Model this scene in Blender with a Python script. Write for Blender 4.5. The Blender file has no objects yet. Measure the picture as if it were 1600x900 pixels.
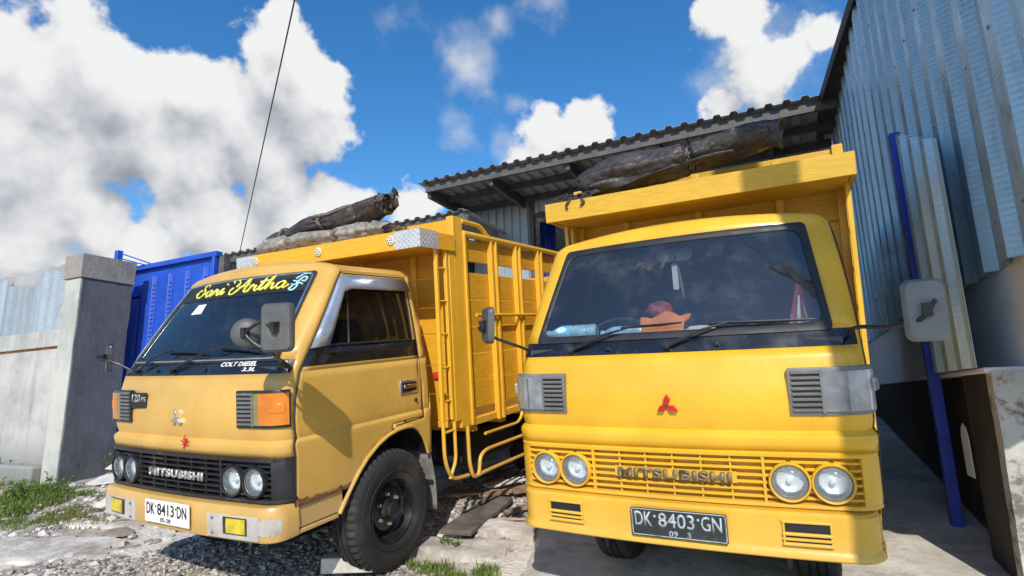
import bpy, bmesh, math, random
from mathutils import Vector, Matrix, noise
random.seed(7)
R = math.radians
scene = bpy.context.scene
col = scene.collection

# ------------------------------------------------------------------ camera
CAM = Vector((0.0, 0.0, 1.150))
FWD = Vector((-0.46856, 0.86220, 0.19251))
RGT = Vector((0.87620, 0.48138, -0.02335))
UP = Vector((0.11280, -0.15774, 0.98102))
cam_d = bpy.data.cameras.new('camera')
cam_d.sensor_width = 36.0
cam_d.lens = 36.0 * 892.13 / 1600.0
cam_d.clip_start = 0.05
cam_d.clip_end = 3000.0
cam = bpy.data.objects.new('camera', cam_d)
col.objects.link(cam)
m = Matrix((RGT, UP, -FWD)).transposed().to_4x4()
m.translation = CAM
cam.matrix_world = m
scene.camera = cam

def pix_dir(u, v):
    """direction of a photograph pixel, used once to lay the clouds out on the sky"""
    return (FWD * 892.13 + RGT * (u - 800) + UP * (450 - v)).normalized()

# ------------------------------------------------------------------ exposure
vs = scene.view_settings
vs.view_transform = 'Standard'
vs.look = 'None'
vs.exposure = 0.28
vs.gamma = 1.0
vs.use_curve_mapping = False
scene.render.resolution_x = 1024
scene.render.resolution_y = 576
scene.cycles.max_bounces = 5
scene.cycles.diffuse_bounces = 3
scene.cycles.glossy_bounces = 3
scene.cycles.transparent_max_bounces = 8

# ------------------------------------------------------------------ sun
TO_SUN = Vector((0.455, -1.0, 0.76)).normalized()
sun_d = bpy.data.lights.new('sun', 'SUN')
sun_d.energy = 3.7
sun_d.angle = R(0.55)
sun_d.color = (1.0, 0.95, 0.86)
sun = bpy.data.objects.new('sun', sun_d)
col.objects.link(sun)
sun.rotation_euler = (-TO_SUN).to_track_quat('-Z', 'Y').to_euler()
SUN_EL = math.asin(TO_SUN.z)
SUN_AZ = math.atan2(TO_SUN.x, TO_SUN.y)

# ------------------------------------------------------------------ world: Nishita sky and cumulus clouds
world = bpy.data.worlds.new('World')
scene.world = world
world.use_nodes = True
wt = world.node_tree
wt.nodes.clear()

def N(t, kind, **kw):
    n = t.nodes.new(kind)
    for k, v in kw.items():
        setattr(n, k, v)
    return n

def mth(t, op, a, b=None, clamp=False):
    n = t.nodes.new('ShaderNodeMath')
    n.operation = op
    n.use_clamp = clamp
    for i, x in enumerate((a, b)):
        if x is None:
            continue
        if isinstance(x, (int, float)):
            n.inputs[i].default_value = x
        else:
            t.links.new(x, n.inputs[i])
    return n.outputs[0]

def sstep(t, x, a, b, lo=0.0, hi=1.0):
    n = t.nodes.new('ShaderNodeMapRange')
    n.interpolation_type = 'SMOOTHSTEP'
    t.links.new(x, n.inputs[0])
    for i, q in enumerate((a, b, lo, hi)):
        n.inputs[i + 1].default_value = q
    return n.outputs[0]

# cloud masses: (u, v, radius in pixels of the photograph, weight)
CLOUDS = [
    (60, 95, 95, 1), (130, 60, 95, 1), (185, 120, 80, 1), (50, 215, 140, 1), (200, 200, 120, 1), (310, 150, 75, 1),
    (375, 190, 105, 1), (300, 245, 100, 1), (450, 140, 95, 1), (490, 185, 70, .95), (468, 70, 55, .85), (440, 15, 48, .8),
    (520, 120, 40, .7), (60, 350, 100, 1), (130, 340, 80, 1), (320, 345, 80, 1), (430, 300, 70, 1), (440, 345, 60, 1), (510, 310, 50, 1),
    (560, 320, 40, .9), (240, 400, 80, 1), (380, 380, 80, 1), (-120, 250, 190, 1), (-80, 60, 130, 1),
    (868, 222, 58, 1.05), (905, 205, 42, 1.05), (835, 250, 40, 1), (895, 185, 30, 1), (800, 270, 34, .8),
    (640, 330, 48, .7), (1180, 105, 82, .80), (1235, 75, 64, .70), (1130, 165, 50, .72), (1105, 22, 60, .72), (1285, 55, 40, .66), (1165, 45, 60, .72),
]
# thinner, softer cloud: lower opacity, torn edges
WISPS = [(1200, 110, 110, .8), (1120, 120, 70, .6), (735, 125, 66, .85), (760, 150, 40, .7), (805, 162, 34, .65), (715, 200, 44, .62), (790, 215, 36, .55), (860, 0, 80, .40), (790, 40, 60, .32), (545, 330, 60, .6), (620, 30, 60, .35)]
def cloud_group(gname, CL, general, nscale, namp, warp):
  grp = bpy.data.node_groups.new(gname, 'ShaderNodeTree')
  grp.interface.new_socket('Vector', in_out='INPUT', socket_type='NodeSocketVector')
  grp.interface.new_socket('Field', in_out='OUTPUT', socket_type='NodeSocketFloat')
  grp.interface.new_socket('Soft', in_out='OUTPUT', socket_type='NodeSocketFloat')
  gi, go = N(grp, 'NodeGroupInput'), N(grp, 'NodeGroupOutput')
  gv = gi.outputs[0]
  wn = N(grp, 'ShaderNodeTexNoise')
  wn.inputs['Scale'].default_value = 7.0
  wn.inputs['Detail'].default_value = 3.0
  grp.links.new(gv, wn.inputs['Vector'])
  ws = N(grp, 'ShaderNodeVectorMath', operation='SUBTRACT')
  grp.links.new(wn.outputs['Color'], ws.inputs[0]); ws.inputs[1].default_value = (.5, .5, .5)
  wm = N(grp, 'ShaderNodeVectorMath', operation='SCALE')
  grp.links.new(ws.outputs[0], wm.inputs[0]); wm.inputs['Scale'].default_value = warp
  wa = N(grp, 'ShaderNodeVectorMath', operation='ADD')
  grp.links.new(gv, wa.inputs[0]); grp.links.new(wm.outputs[0], wa.inputs[1])
  acc = None
  for (u, v, r, wgt) in CL:
      d = pix_dir(u, v)
      rad = 1.18 * r / 892.13 * max(.2, d.dot(FWD)) ** 1.5
      dn = N(grp, 'ShaderNodeVectorMath', operation='DISTANCE')
      grp.links.new(wa.outputs[0], dn.inputs[0]); dn.inputs[1].default_value = d
      f = mth(grp, 'MULTIPLY_ADD', dn.outputs['Value'], -1.0 / rad)
      f.node.inputs[2].default_value = wgt
      if acc is None:
          acc = f
      else:
          n = N(grp, 'ShaderNodeMath', operation='SMOOTH_MAX')
          grp.links.new(acc, n.inputs[0]); grp.links.new(f, n.inputs[1]); n.inputs[2].default_value = 0.12
          acc = n.outputs[0]
  # the rest of the sky: scattered fair-weather cloud of the same kind
  gn = N(grp, 'ShaderNodeTexNoise')
  gn.inputs['Scale'].default_value = 2.1
  gn.inputs['Detail'].default_value = 2.0
  grp.links.new(gv, gn.inputs['Vector'])
  gen = mth(grp, 'MULTIPLY', mth(grp, 'SUBTRACT', gn.outputs[0], 0.66), 4.0)
  inview = N(grp, 'ShaderNodeVectorMath', operation='DOT_PRODUCT')
  grp.links.new(gv, inview.inputs[0]); inview.inputs[1].default_value = FWD
  gen = mth(grp, 'SUBTRACT', gen, mth(grp, 'MULTIPLY', sstep(grp, inview.outputs['Value'], .45, .70), 3.0))
  if general: acc = mth(grp, 'MAXIMUM', acc, gen)
  acc = mth(grp, 'MAXIMUM', acc, -1.0)
  for k, det in enumerate((7.0, 3.0)):
      fb = N(grp, 'ShaderNodeTexNoise')
      fb.inputs['Scale'].default_value = nscale
      fb.inputs['Detail'].default_value = det
      fb.inputs['Roughness'].default_value = 0.56
      grp.links.new(gv, fb.inputs['Vector'])
      grp.links.new(mth(grp, 'ADD', acc, mth(grp, 'MULTIPLY', mth(grp, 'SUBTRACT', fb.outputs[0], 0.52), namp)), go.inputs[k])
  return grp
CUMULUS = cloud_group('cumulus_field', CLOUDS, True, 13.0, 1.9, .055)
CIRRUS = cloud_group('wisp_field', WISPS, False, 11.0, 2.3, .09)

tc = N(wt, 'ShaderNodeTexCoord')
nv = N(wt, 'ShaderNodeVectorMath', operation='NORMALIZE')
wt.links.new(tc.outputs['Generated'], nv.inputs[0])
def field(vec, grp=None):
    g = N(wt, 'ShaderNodeGroup'); g.node_tree = grp or CUMULUS
    wt.links.new(vec, g.inputs[0])
    return g.outputs
f0, f2 = field(nv.outputs[0])
off = N(wt, 'ShaderNodeVectorMath', operation='ADD')
wt.links.new(nv.outputs[0], off.inputs[0]); off.inputs[1].default_value = (0.028, -0.012, 0.06)
f1 = field(off.outputs[0])[1]
alpha = sstep(wt, f0, -0.02, 0.24)
lit = mth(wt, 'SUBTRACT', f2, f1)
lit = mth(wt, 'MULTIPLY_ADD', lit, 0.50); lit.node.inputs[2].default_value = 0.74
deep = sstep(wt, f0, 0.40, 1.4, 0.0, 0.40)
lit = mth(wt, 'SUBTRACT', lit, deep)
lit = sstep(wt, lit, 0.1, 1.0, 0.0, 1.0)
cc = N(wt, 'ShaderNodeValToRGB')
cr = cc.color_ramp
cr.elements[0].position = 0.0; cr.elements[0].color = (0.22, 0.24, 0.285, 1)
cr.elements[1].position = 1.0; cr.elements[1].color = (0.73, 0.735, 0.735, 1)
e = cr.elements.new(0.5); e.color = (0.44, 0.455, 0.495, 1)
wt.links.new(lit, cc.inputs[0])
sky = N(wt, 'ShaderNodeTexSky')
sky.sky_type = 'NISHITA'
sky.sun_disc = False
sky.sun_elevation = SUN_EL
sky.sun_rotation = SUN_AZ
sky.air_density = 1.0
sky.dust_density = 0.4
sky.ozone_density = 3.0
bg_sky = N(wt, 'ShaderNodeBackground'); bg_sky.inputs[1].default_value = 0.15
hs = N(wt, 'ShaderNodeHueSaturation'); hs.inputs['Saturation'].default_value = 1.30
wt.links.new(sky.outputs[0], hs.inputs['Color'])
wt.links.new(hs.outputs[0], bg_sky.inputs[0])
bg_c = N(wt, 'ShaderNodeBackground'); bg_c.inputs[1].default_value = 1.0
wt.links.new(cc.outputs[0], bg_c.inputs[0])
mx = N(wt, 'ShaderNodeMixShader')
wt.links.new(alpha, mx.inputs[0]); wt.links.new(bg_sky.outputs[0], mx.inputs[1]); wt.links.new(bg_c.outputs[0], mx.inputs[2])
wo = N(wt, 'ShaderNodeOutputWorld')
fw_ = field(nv.outputs[0], CIRRUS)[0]
aw = sstep(wt, fw_, -0.25, 1.15, 0.0, 0.92)
bg_w = N(wt, 'ShaderNodeBackground'); bg_w.inputs[0].default_value = (.62, .64, .66, 1); bg_w.inputs[1].default_value = 1.0
mw = N(wt, 'ShaderNodeMixShader')
wt.links.new(aw, mw.inputs[0]); wt.links.new(bg_sky.outputs[0], mw.inputs[1]); wt.links.new(bg_w.outputs[0], mw.inputs[2])
wt.links.new(mw.outputs[0], mx.inputs[1])
wt.links.new(mx.outputs[0], wo.inputs[0])
world.cycles.sampling_method = 'MANUAL'
world.cycles.sample_map_resolution = 1024

# ------------------------------------------------------------------ materials
MATS = {}
def base_mat(name):
    mt = bpy.data.materials.new(name); mt.use_nodes = True
    t = mt.node_tree
    b = t.nodes['Principled BSDF']
    MATS[name] = mt
    return mt, t, b

def tex_coord(t, space='Object', scale=(1, 1, 1)):
    c = N(t, 'ShaderNodeTexCoord')
    mp = N(t, 'ShaderNodeMapping')
    mp.inputs['Scale'].default_value = scale
    t.links.new(c.outputs[space], mp.inputs[0])
    return mp.outputs[0]

def tnoise(t, vec, scale, detail=4, rough=.6):
    n = N(t, 'ShaderNodeTexNoise')
    n.inputs['Scale'].default_value = scale; n.inputs['Detail'].default_value = detail; n.inputs['Roughness'].default_value = rough
    t.links.new(vec, n.inputs['Vector'])
    return n.outputs[0]

def mixc(t, fac, a, b):
    n = N(t, 'ShaderNodeMix', data_type='RGBA')
    if isinstance(fac, (int, float)):
        n.inputs[0].default_value = fac
    else:
        t.links.new(fac, n.inputs[0])
    for s, x in ((n.inputs[6], a), (n.inputs[7], b)):
        if isinstance(x, tuple):
            s.default_value = (*x, 1) if len(x) == 3 else x
        else:
            t.links.new(x, s)
    return n.outputs[2]

def bump(t, b, h, strength=.3, dist=.01):
    n = N(t, 'ShaderNodeBump')
    n.inputs['Strength'].default_value = strength; n.inputs['Distance'].default_value = dist
    t.links.new(h, n.inputs['Height']); t.links.new(n.outputs[0], b.inputs['Normal'])

def simple(name, c, rough=.5, metal=0.0, var=.15, scale=9., bmp=0., coat=0., dirt=None, space='Object'):
    mt, t, b = base_mat(name)
    v = tex_coord(t, space)
    n1 = tnoise(t, v, scale, 5, .65)
    d = tuple(x * (1 - var) for x in c)
    l = tuple(min(1, x * (1 + var)) for x in c)
    cc_ = mixc(t, sstep(t, n1, .3, .7), d, l)
    if dirt:
        n2 = tnoise(t, v, scale * .45 + 1.3, 6, .7)
        cc_ = mixc(t, sstep(t, n2, .52, .72, 0, dirt[1]), cc_, dirt[0])
    t.links.new(cc_, b.inputs['Base Color'])
    b.inputs['Metallic'].default_value = metal
    t.links.new(sstep(t, n1, .25, .75, max(0.02, rough - .1), min(1, rough + .1)), b.inputs['Roughness'])
    b.inputs['Coat Weight'].default_value = coat
    if bmp:
        bump(t, b, tnoise(t, v, scale * 4, 5, .65), bmp, .01)
    return mt

def paint(name, c, dirt=(.16, .09, .03), chip=(.20, .08, .03), wear=.5, rough=.33, bmp=.11):
    """old vehicle enamel: faded patches, grime and small rust chips"""
    mt, t, b = base_mat(name)
    v = tex_coord(t)
    big = tnoise(t, v, 2.2, 4, .6)
    cc_ = mixc(t, sstep(t, big, .3, .7), tuple(x * .90 for x in c), tuple(min(1, x * 1.06 + .006) for x in c))
    vz = tex_coord(t, 'Object', (9, 9, 1.3))
    streak = tnoise(t, vz, 2.6, 5, .7)
    cc_ = mixc(t, sstep(t, streak, .55, .80, 0, .28 * wear), cc_, dirt)
    # road dust and splashes, thickest low down, with a ragged edge of their own
    sx_ = N(t, 'ShaderNodeSeparateXYZ'); t.links.new(v, sx_.inputs[0])
    low = mth(t, 'ADD', sx_.outputs[2], mth(t, 'MULTIPLY', mth(t, 'SUBTRACT', tnoise(t, v, 6, 7, .75), .5), .9))
    cc_ = mixc(t, sstep(t, low, .45, .95, .20 * (.4 + wear), 0), cc_, (.30, .24, .17))
    spots = tnoise(t, v, 9, 8, .8)
    cc_ = mixc(t, sstep(t, spots, .60, .70, 0, .20 * wear), cc_, tuple(x * .55 for x in c))
    fine = tnoise(t, v, 26, 6, .75)
    chips = sstep(t, fine, .69, .73, 0, wear)
    cc_ = mixc(t, chips, cc_, chip)
    t.links.new(cc_, b.inputs['Base Color'])
    t.links.new(sstep(t, tnoise(t, v, 7, 5, .7), .3, .7, rough - .08, rough + .17), b.inputs['Roughness'])
    b.inputs['Coat Weight'].default_value = .25
    b.inputs['Coat Roughness'].default_value = .15
    bump(t, b, mth(t, 'ADD', tnoise(t, v, 4, 3, .5), mth(t, 'MULTIPLY', tnoise(t, v, 90, 3, .6), .04)), bmp, .03)
    return mt

def wood_paint(name, c, wear=.5):
    mt, t, b = base_mat(name)
    oi = N(t, 'ShaderNodeObjectInfo')
    v = tex_coord(t, 'Object', (1.2, 1.2, 16))
    g = tnoise(t, v, 6, 6, .7)
    cc_ = mixc(t, sstep(t, g, .3, .72), tuple(x * .78 for x in c), tuple(min(1, x * 1.04) for x in c))
    v2 = tex_coord(t, 'Object', (2.5, 2.5, 9))
    cc_ = mixc(t, sstep(t, tnoise(t, v2, 5, 7, .75), .62, .72, 0, wear), cc_, (.20, .11, .04))
    hv = N(t, 'ShaderNodeHueSaturation')
    t.links.new(mth(t, 'MULTIPLY_ADD', oi.outputs['Random'], .22), hv.inputs['Value'])
    hv.inputs['Value'].links[0].from_node.inputs[2].default_value = .86
    t.links.new(cc_, hv.inputs['Color'])
    t.links.new(hv.outputs[0], b.inputs['Base Color'])
    b.inputs['Roughness'].default_value = .5
    bump(t, b, g, .25, .006)
    return mt

def glass(name, tint, refl_ior=1.5, rough=.01, dust=0.0):
    mt = bpy.data.materials.new(name); mt.use_nodes = True
    MATS[name] = mt
    t = mt.node_tree
    t.nodes.clear()
    tr = N(t, 'ShaderNodeBsdfTransparent'); tr.inputs[0].default_value = (*tint, 1)
    gl = N(t, 'ShaderNodeBsdfGlossy'); gl.inputs['Roughness'].default_value = rough; gl.inputs[0].default_value = (1, 1, 1, 1)
    fr = N(t, 'ShaderNodeFresnel'); fr.inputs[0].default_value = refl_ior
    mx_ = N(t, 'ShaderNodeMixShader')
    t.links.new(fr.outputs[0], mx_.inputs[0]); t.links.new(tr.outputs[0], mx_.inputs[1]); t.links.new(gl.outputs[0], mx_.inputs[2])
    out = N(t, 'ShaderNodeOutputMaterial')
    last = mx_.outputs[0]
    if dust:
        df = N(t, 'ShaderNodeBsdfDiffuse'); df.inputs[0].default_value = (.55, .55, .52, 1)
        v = tex_coord(t)
        a = sstep(t, tnoise(t, v, 3.0, 7, .75), .45, .75, dust * .25, dust)
        sp = sstep(t, tnoise(t, v, 48, 3, .6), .72, .78, 0, dust * 1.1)
        m2 = N(t, 'ShaderNodeMixShader')
        t.links.new(mth(t, 'ADD', a, sp), m2.inputs[0]); t.links.new(last, m2.inputs[1]); t.links.new(df.outputs[0], m2.inputs[2])
        last = m2.outputs[0]
    t.links.new(last, out.inputs[0])
    return mt

def metal_sheet(name, c, rough=.38, metal=.75, spangle=.25, dirt=(.20, .17, .13), dirt_amt=.35):
    """galvanised / zincalume roofing sheet"""
    mt, t, b = base_mat(name)
    v = tex_coord(t)
    oi = N(t, 'ShaderNodeObjectInfo')
    vo = N(t, 'ShaderNodeTexVoronoi'); vo.inputs['Scale'].default_value = 60
    t.links.new(v, vo.inputs['Vector'])
    sp = N(t, 'ShaderNodeSeparateColor'); t.links.new(vo.outputs['Color'], sp.inputs[0])
    cc_ = mixc(t, mth(t, 'MULTIPLY', sp.outputs[0], spangle), c, tuple(x * .72 for x in c))
    vz = tex_coord(t, 'Object', (7, 7, .8))
    cc_ = mixc(t, sstep(t, tnoise(t, vz, 2.0, 6, .7), .5, .78, 0, dirt_amt), cc_, dirt)
    hv = N(t, 'ShaderNodeHueSaturation')
    t.links.new(mth(t, 'MULTIPLY_ADD', oi.outputs['Random'], .25), hv.inputs['Value'])
    hv.inputs['Value'].links[0].from_node.inputs[2].default_value = .86
    cc_ = mixc(t, sstep(t, tnoise(t, vz, 3.3, 7, .8), .63, .74, 0, dirt_amt), cc_, (.19, .095, .05))
    t.links.new(cc_, hv.inputs['Color']); t.links.new(hv.outputs[0], b.inputs['Base Color'])
    b.inputs['Metallic'].default_value = metal
    t.links.new(sstep(t, tnoise(t, v, 5, 5, .7), .3, .7, rough - .1, rough + .18), b.inputs['Roughness'])
    # faint roll-formed cross ribs
    wv = N(t, 'ShaderNodeTexWave', wave_type='BANDS', bands_direction='Z'); wv.inputs['Scale'].default_value = 9; wv.inputs['Distortion'].default_value = .4
    t.links.new(v, wv.inputs['Vector'])
    bump(t, b, wv.outputs[0], .10, .01)
    return mt

def cement(name, c, dark, amount=.5, moss=None, scale=1.2, rough=.92, bmp=.35, zstain=0.0):
    mt, t, b = base_mat(name)
    v = tex_coord(t, 'Object')
    n1 = tnoise(t, v, scale, 7, .68)
    cc_ = mixc(t, sstep(t, n1, .38, .66, 0, amount), c, dark)
    vz = tex_coord(t, 'Object', (5, 5, .55))
    cc_ = mixc(t, sstep(t, tnoise(t, vz, 1.8, 6, .7), .5, .75, 0, amount * .7), cc_, tuple(x * .8 for x in dark))
    cc_ = mixc(t, sstep(t, tnoise(t, v, 22, 5, .7), .5, .75, 0, .25), cc_, tuple(x * .55 for x in c))
    if moss:
        cc_ = mixc(t, sstep(t, tnoise(t, v, 3.1, 7, .75), .49, .60, 0, moss[1]), cc_, moss[0])
    if zstain:
        # rising damp: a stain with a ragged upper edge, measured from the foot of the wall
        sx = N(t, 'ShaderNodeSeparateXYZ'); t.links.new(v, sx.inputs[0])
        hz = mth(t, 'ADD', sx.outputs[2], mth(t, 'MULTIPLY', mth(t, 'SUBTRACT', n1, .5), 1.0))
        cc_ = mixc(t, sstep(t, hz, zstain, zstain + .5, .75, 0), cc_, tuple(x * .6 for x in dark))
    t.links.new(cc_, b.inputs['Base Color'])
    b.inputs['Roughness'].default_value = rough
    bump(t, b, tnoise(t, v, 18, 8, .72), bmp, .02)
    return mt

# ------------------------------------------------------------------ mesh builder
class MB:
    def __init__(self):
        self.v = []; self.f = []; self.mi = []
    def add(self, vs, fs, mi=0, M=None):
        o = len(self.v)
        for p in vs:
            p = Vector(p)
            self.v.append(tuple(M @ p if M is not None else p))
        for f in fs:
            self.f.append([i + o for i in f]); self.mi.append(mi)
        return self
    def box(self, c, s, mi=0, M=None, taper=1.0):
        cx, cy, cz = c; x, y, z = s[0] / 2, s[1] / 2, s[2] / 2
        vs = [(cx + a * x * (taper if d > 0 else 1), cy + b_ * y * (taper if d > 0 else 1), cz + d * z) for d in (-1, 1) for b_ in (-1, 1) for a in (-1, 1)]
        return self.add(vs, [(0, 2, 3, 1), (4, 5, 7, 6), (0, 1, 5, 4), (2, 6, 7, 3), (0, 4, 6, 2), (1, 3, 7, 5)], mi, M)
    def bb(self, x0, x1, y0, y1, z0, z1, mi=0, M=None):
        return self.box(((x0 + x1) / 2, (y0 + y1) / 2, (z0 + z1) / 2), (abs(x1 - x0), abs(y1 - y0), abs(z1 - z0)), mi, M)
    def bar(self, a, b, w, h, mi=0, up=(0, 0, 1)):
        a, b = Vector(a), Vector(b); d = (b - a); L = d.length; d.normalize()
        u = Vector(up)
        if abs(d.dot(u)) > .98: u = Vector((0, 1, 0))
        s = d.cross(u).normalized(); u2 = s.cross(d)
        M = Matrix((s, d, u2)).transposed().to_4x4(); M.translation = (a + b) / 2
        return self.box((0, 0, 0), (w, L, h), mi, M)
    def tube(self, pts, r, n=8, mi=0, closed=False, caps=True, M=None):
        pts = [Vector(p) for p in pts]; k = len(pts)
        rs = r if isinstance(r, (list, tuple)) else [r] * k
        vs = []; prev = None
        for i, p in enumerate(pts):
            if closed: d = pts[(i + 1) % k] - pts[i - 1]
            else: d = pts[min(i + 1, k - 1)] - pts[max(i - 1, 0)]
            if d.length < 1e-9: d = Vector((0, 0, 1))
            d.normalize()
            if prev is None:
                u = Vector((0, 0, 1)) if abs(d.z) < .9 else Vector((1, 0, 0))
                s = d.cross(u).normalized()
            else:
                s = (prev - d * prev.dot(d)).normalized()
            prev = s; u = d.cross(s)
            for j in range(n):
                a = 2 * math.pi * j / n
                vs.append(p + (s * math.cos(a) + u * math.sin(a)) * rs[i])
        fs = []
        for i in range(k if closed else k - 1):
            i2 = (i + 1) % k
            for j in range(n):
                j2 = (j + 1) % n
                fs.append((i * n + j, i * n + j2, i2 * n + j2, i2 * n + j))
        if caps and not closed:
            fs.append(tuple(range(n - 1, -1, -1))); fs.append(tuple((k - 1) * n + j for j in range(n)))
        return self.add(vs, fs, mi, M)
    def lathe(self, prof, n=32, mi=0, M=None, closed=True):
        """profile (radius, x) turned about the x axis; outward along +x"""
        k = len(prof); vs = []
        for (r, h) in prof:
            for j in range(n):
                a = 2 * math.pi * j / n
                vs.append((h, r * math.cos(a), r * math.sin(a)))
        fs = []
        for i in range(k - 1):
            for j in range(n):
                j2 = (j + 1) % n
                fs.append((i * n + j, i * n + j2, (i + 1) * n + j2, (i + 1) * n + j))
        if closed:
            if prof[0][0] > 1e-6: fs.append(tuple(range(n - 1, -1, -1)))
            if prof[-1][0] > 1e-6: fs.append(tuple((k - 1) * n + j for j in range(n)))
        return self.add(vs, fs, mi, M)
    def sweep(self, plan, prof, mi=0, closed=True, caps=True):
        """plan: (x, y, nx, ny) stations; prof: (offset outward, z) points"""
        k = len(prof); vs = []
        for (x, y, nx, ny) in plan:
            for (o, z) in prof:
                vs.append((x + nx * o, y + ny * o, z))
        fs = []
        for i in range(len(plan) - 1):
            for j in range(k if closed else k - 1):
                j2 = (j + 1) % k
                fs.append((i * k + j, (i + 1) * k + j, (i + 1) * k + j2, i * k + j2))
        if caps and closed:
            fs.append(tuple(range(k))); fs.append(tuple((len(plan) - 1) * k + j for j in range(k - 1, -1, -1)))
        return self.add(vs, fs, mi)
    def grid(self, fn, nu, nv, mi=0, wrap=False):
        o = len(self.v)
        for i in range(nu + 1):
            for j in range(nv + 1 if not wrap else nv):
                self.v.append(tuple(fn(i / nu, j / nv)))
        k = nv + 1 if not wrap else nv
        for i in range(nu):
            for j in range(nv):
                j2 = (j + 1) % k
                self.f.append([o + i * k + j, o + (i + 1) * k + j, o + (i + 1) * k + j2, o + i * k + j2]); self.mi.append(mi)
        return self
    def prism(self, poly, d0, d1, fn, mi=0):
        """extrude polygon (a, b) between depths d0, d1; fn(a, b, d) -> point"""
        n = len(poly)
        vs = [fn(a, b, d0) for a, b in poly] + [fn(a, b, d1) for a, b in poly]
        fs = [tuple(range(n)), tuple(range(2 * n - 1, n - 1, -1))]
        for i in range(n):
            j = (i + 1) % n
            fs.append((i, i + n, j + n, j))
        return self.add(vs, fs, mi)
    def mesh(self, name, mats, smooth=True, ang=32, merge=False, fixn=True):
        me = bpy.data.meshes.new(name)
        bm = bmesh.new()
        bv = [bm.verts.new(p) for p in self.v]
        for f, i in zip(self.f, self.mi):
            if len(set(f)) < 3: continue
            try:
                bf = bm.faces.new([bv[k] for k in f]); bf.material_index = i
            except ValueError:
                pass
        if merge:
            bmesh.ops.remove_doubles(bm, verts=bm.verts, dist=1e-4)
            bmesh.ops.dissolve_degenerate(bm, dist=1e-5, edges=bm.edges)
        if fixn:
            bmesh.ops.recalc_face_normals(bm, faces=bm.faces)
        loose = [v for v in bm.verts if not v.link_faces]
        if loose: bmesh.ops.delete(bm, geom=loose, context='VERTS')
        bm.to_mesh(me); bm.free()
        for mt in (mats if isinstance(mats, (list, tuple)) else [mats]):
            me.materials.append(MATS[mt] if isinstance(mt, str) else mt)
        if smooth:
            me.shade_smooth()
            me.set_sharp_from_angle(angle=R(ang))
        return me
    def build(self, name, mats, parent=None, smooth=True, ang=32, bev=0, merge=False, solid=0, fixn=True, seg=2):
        o = bpy.data.objects.new(name, self.mesh(name, mats, smooth, ang, merge, fixn))
        col.objects.link(o)
        if parent is not None: o.parent = parent
        if solid:
            md = o.modifiers.new('solid', 'SOLIDIFY'); md.thickness = abs(solid); md.offset = -1 if solid > 0 else 1
        if bev:
            md = o.modifiers.new('bevel', 'BEVEL'); md.width = bev; md.segments = seg; md.limit_method = 'ANGLE'; md.angle_limit = R(35)
            md.harden_normals = False
        return o

def tag(o, label, cat, group=None):
    o['label'] = label; o['category'] = cat
    if group: o['group'] = group
    return o
def structure(o):
    o['kind'] = 'structure'; return o
def stuff(o):
    o['kind'] = 'stuff'; return o
def empty(name, M=None, parent=None):
    o = bpy.data.objects.new(name, None); col.objects.link(o)
    o.empty_display_size = .2
    if M is not None: o.matrix_world = M
    if parent is not None: o.parent = parent
    return o
def obj(name, me, parent=None, M=None):
    o = bpy.data.objects.new(name, me); col.objects.link(o)
    if parent is not None: o.parent = parent
    if M is not None: o.matrix_basis = M
    return o
def dup(o, parent=None):
    c = o.copy(); col.objects.link(c); c.parent = parent
    for ch in list(o.children): dup(ch, c)
    return c

def text_obj(name, body, mat, parent, width, height, origin, xd, yd, depth=.004, shear=0.0, bold=0.0, space=1.0, center=True):
    """raised lettering: mesh made from the built-in font, laid along xd with its height along yd"""
    cu = bpy.data.curves.new('lettering', 'FONT'); cu.body = body; cu.size = 1; cu.extrude = 0.0
    cu.shear = shear; cu.space_character = space; cu.offset = bold; cu.resolution_u = 3
    tmp = bpy.data.objects.new('tmp', cu); col.objects.link(tmp)
    bpy.context.view_layer.update()
    me = bpy.data.meshes.new_from_object(tmp.evaluated_get(bpy.context.evaluated_depsgraph_get()))
    bpy.data.objects.remove(tmp); bpy.data.curves.remove(cu)
    xs = [v.co.x for v in me.vertices]; ys = [v.co.y for v in me.vertices]
    x0, x1, y0, y1 = min(xs), max(xs), min(ys), max(ys)
    xd, yd = Vector(xd).normalized(), Vector(yd).normalized(); nd = xd.cross(yd)
    o3 = Vector(origin)
    bm = bmesh.new(); bm.from_mesh(me)
    for v in bm.verts:
        a = (v.co.x - x0) / (x1 - x0) * width - (width / 2 if center else 0)
        b_ = (v.co.y - y0) / (y1 - y0) * height - (height / 2 if center else 0)
        v.co = o3 + xd * a + yd * b_
    bmesh.ops.remove_doubles(bm, verts=bm.verts, dist=1e-5)
    ext = bmesh.ops.extrude_face_region(bm, geom=list(bm.faces))
    for g in ext['geom']:
        if isinstance(g, bmesh.types.BMVert): g.co += nd * depth
    bmesh.ops.recalc_face_normals(bm, faces=bm.faces)
    bm.to_mesh(me); bm.free()
    me.materials.clear(); me.materials.append(MATS[mat])
    me.name = name
    return obj(name, me, parent)

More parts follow.
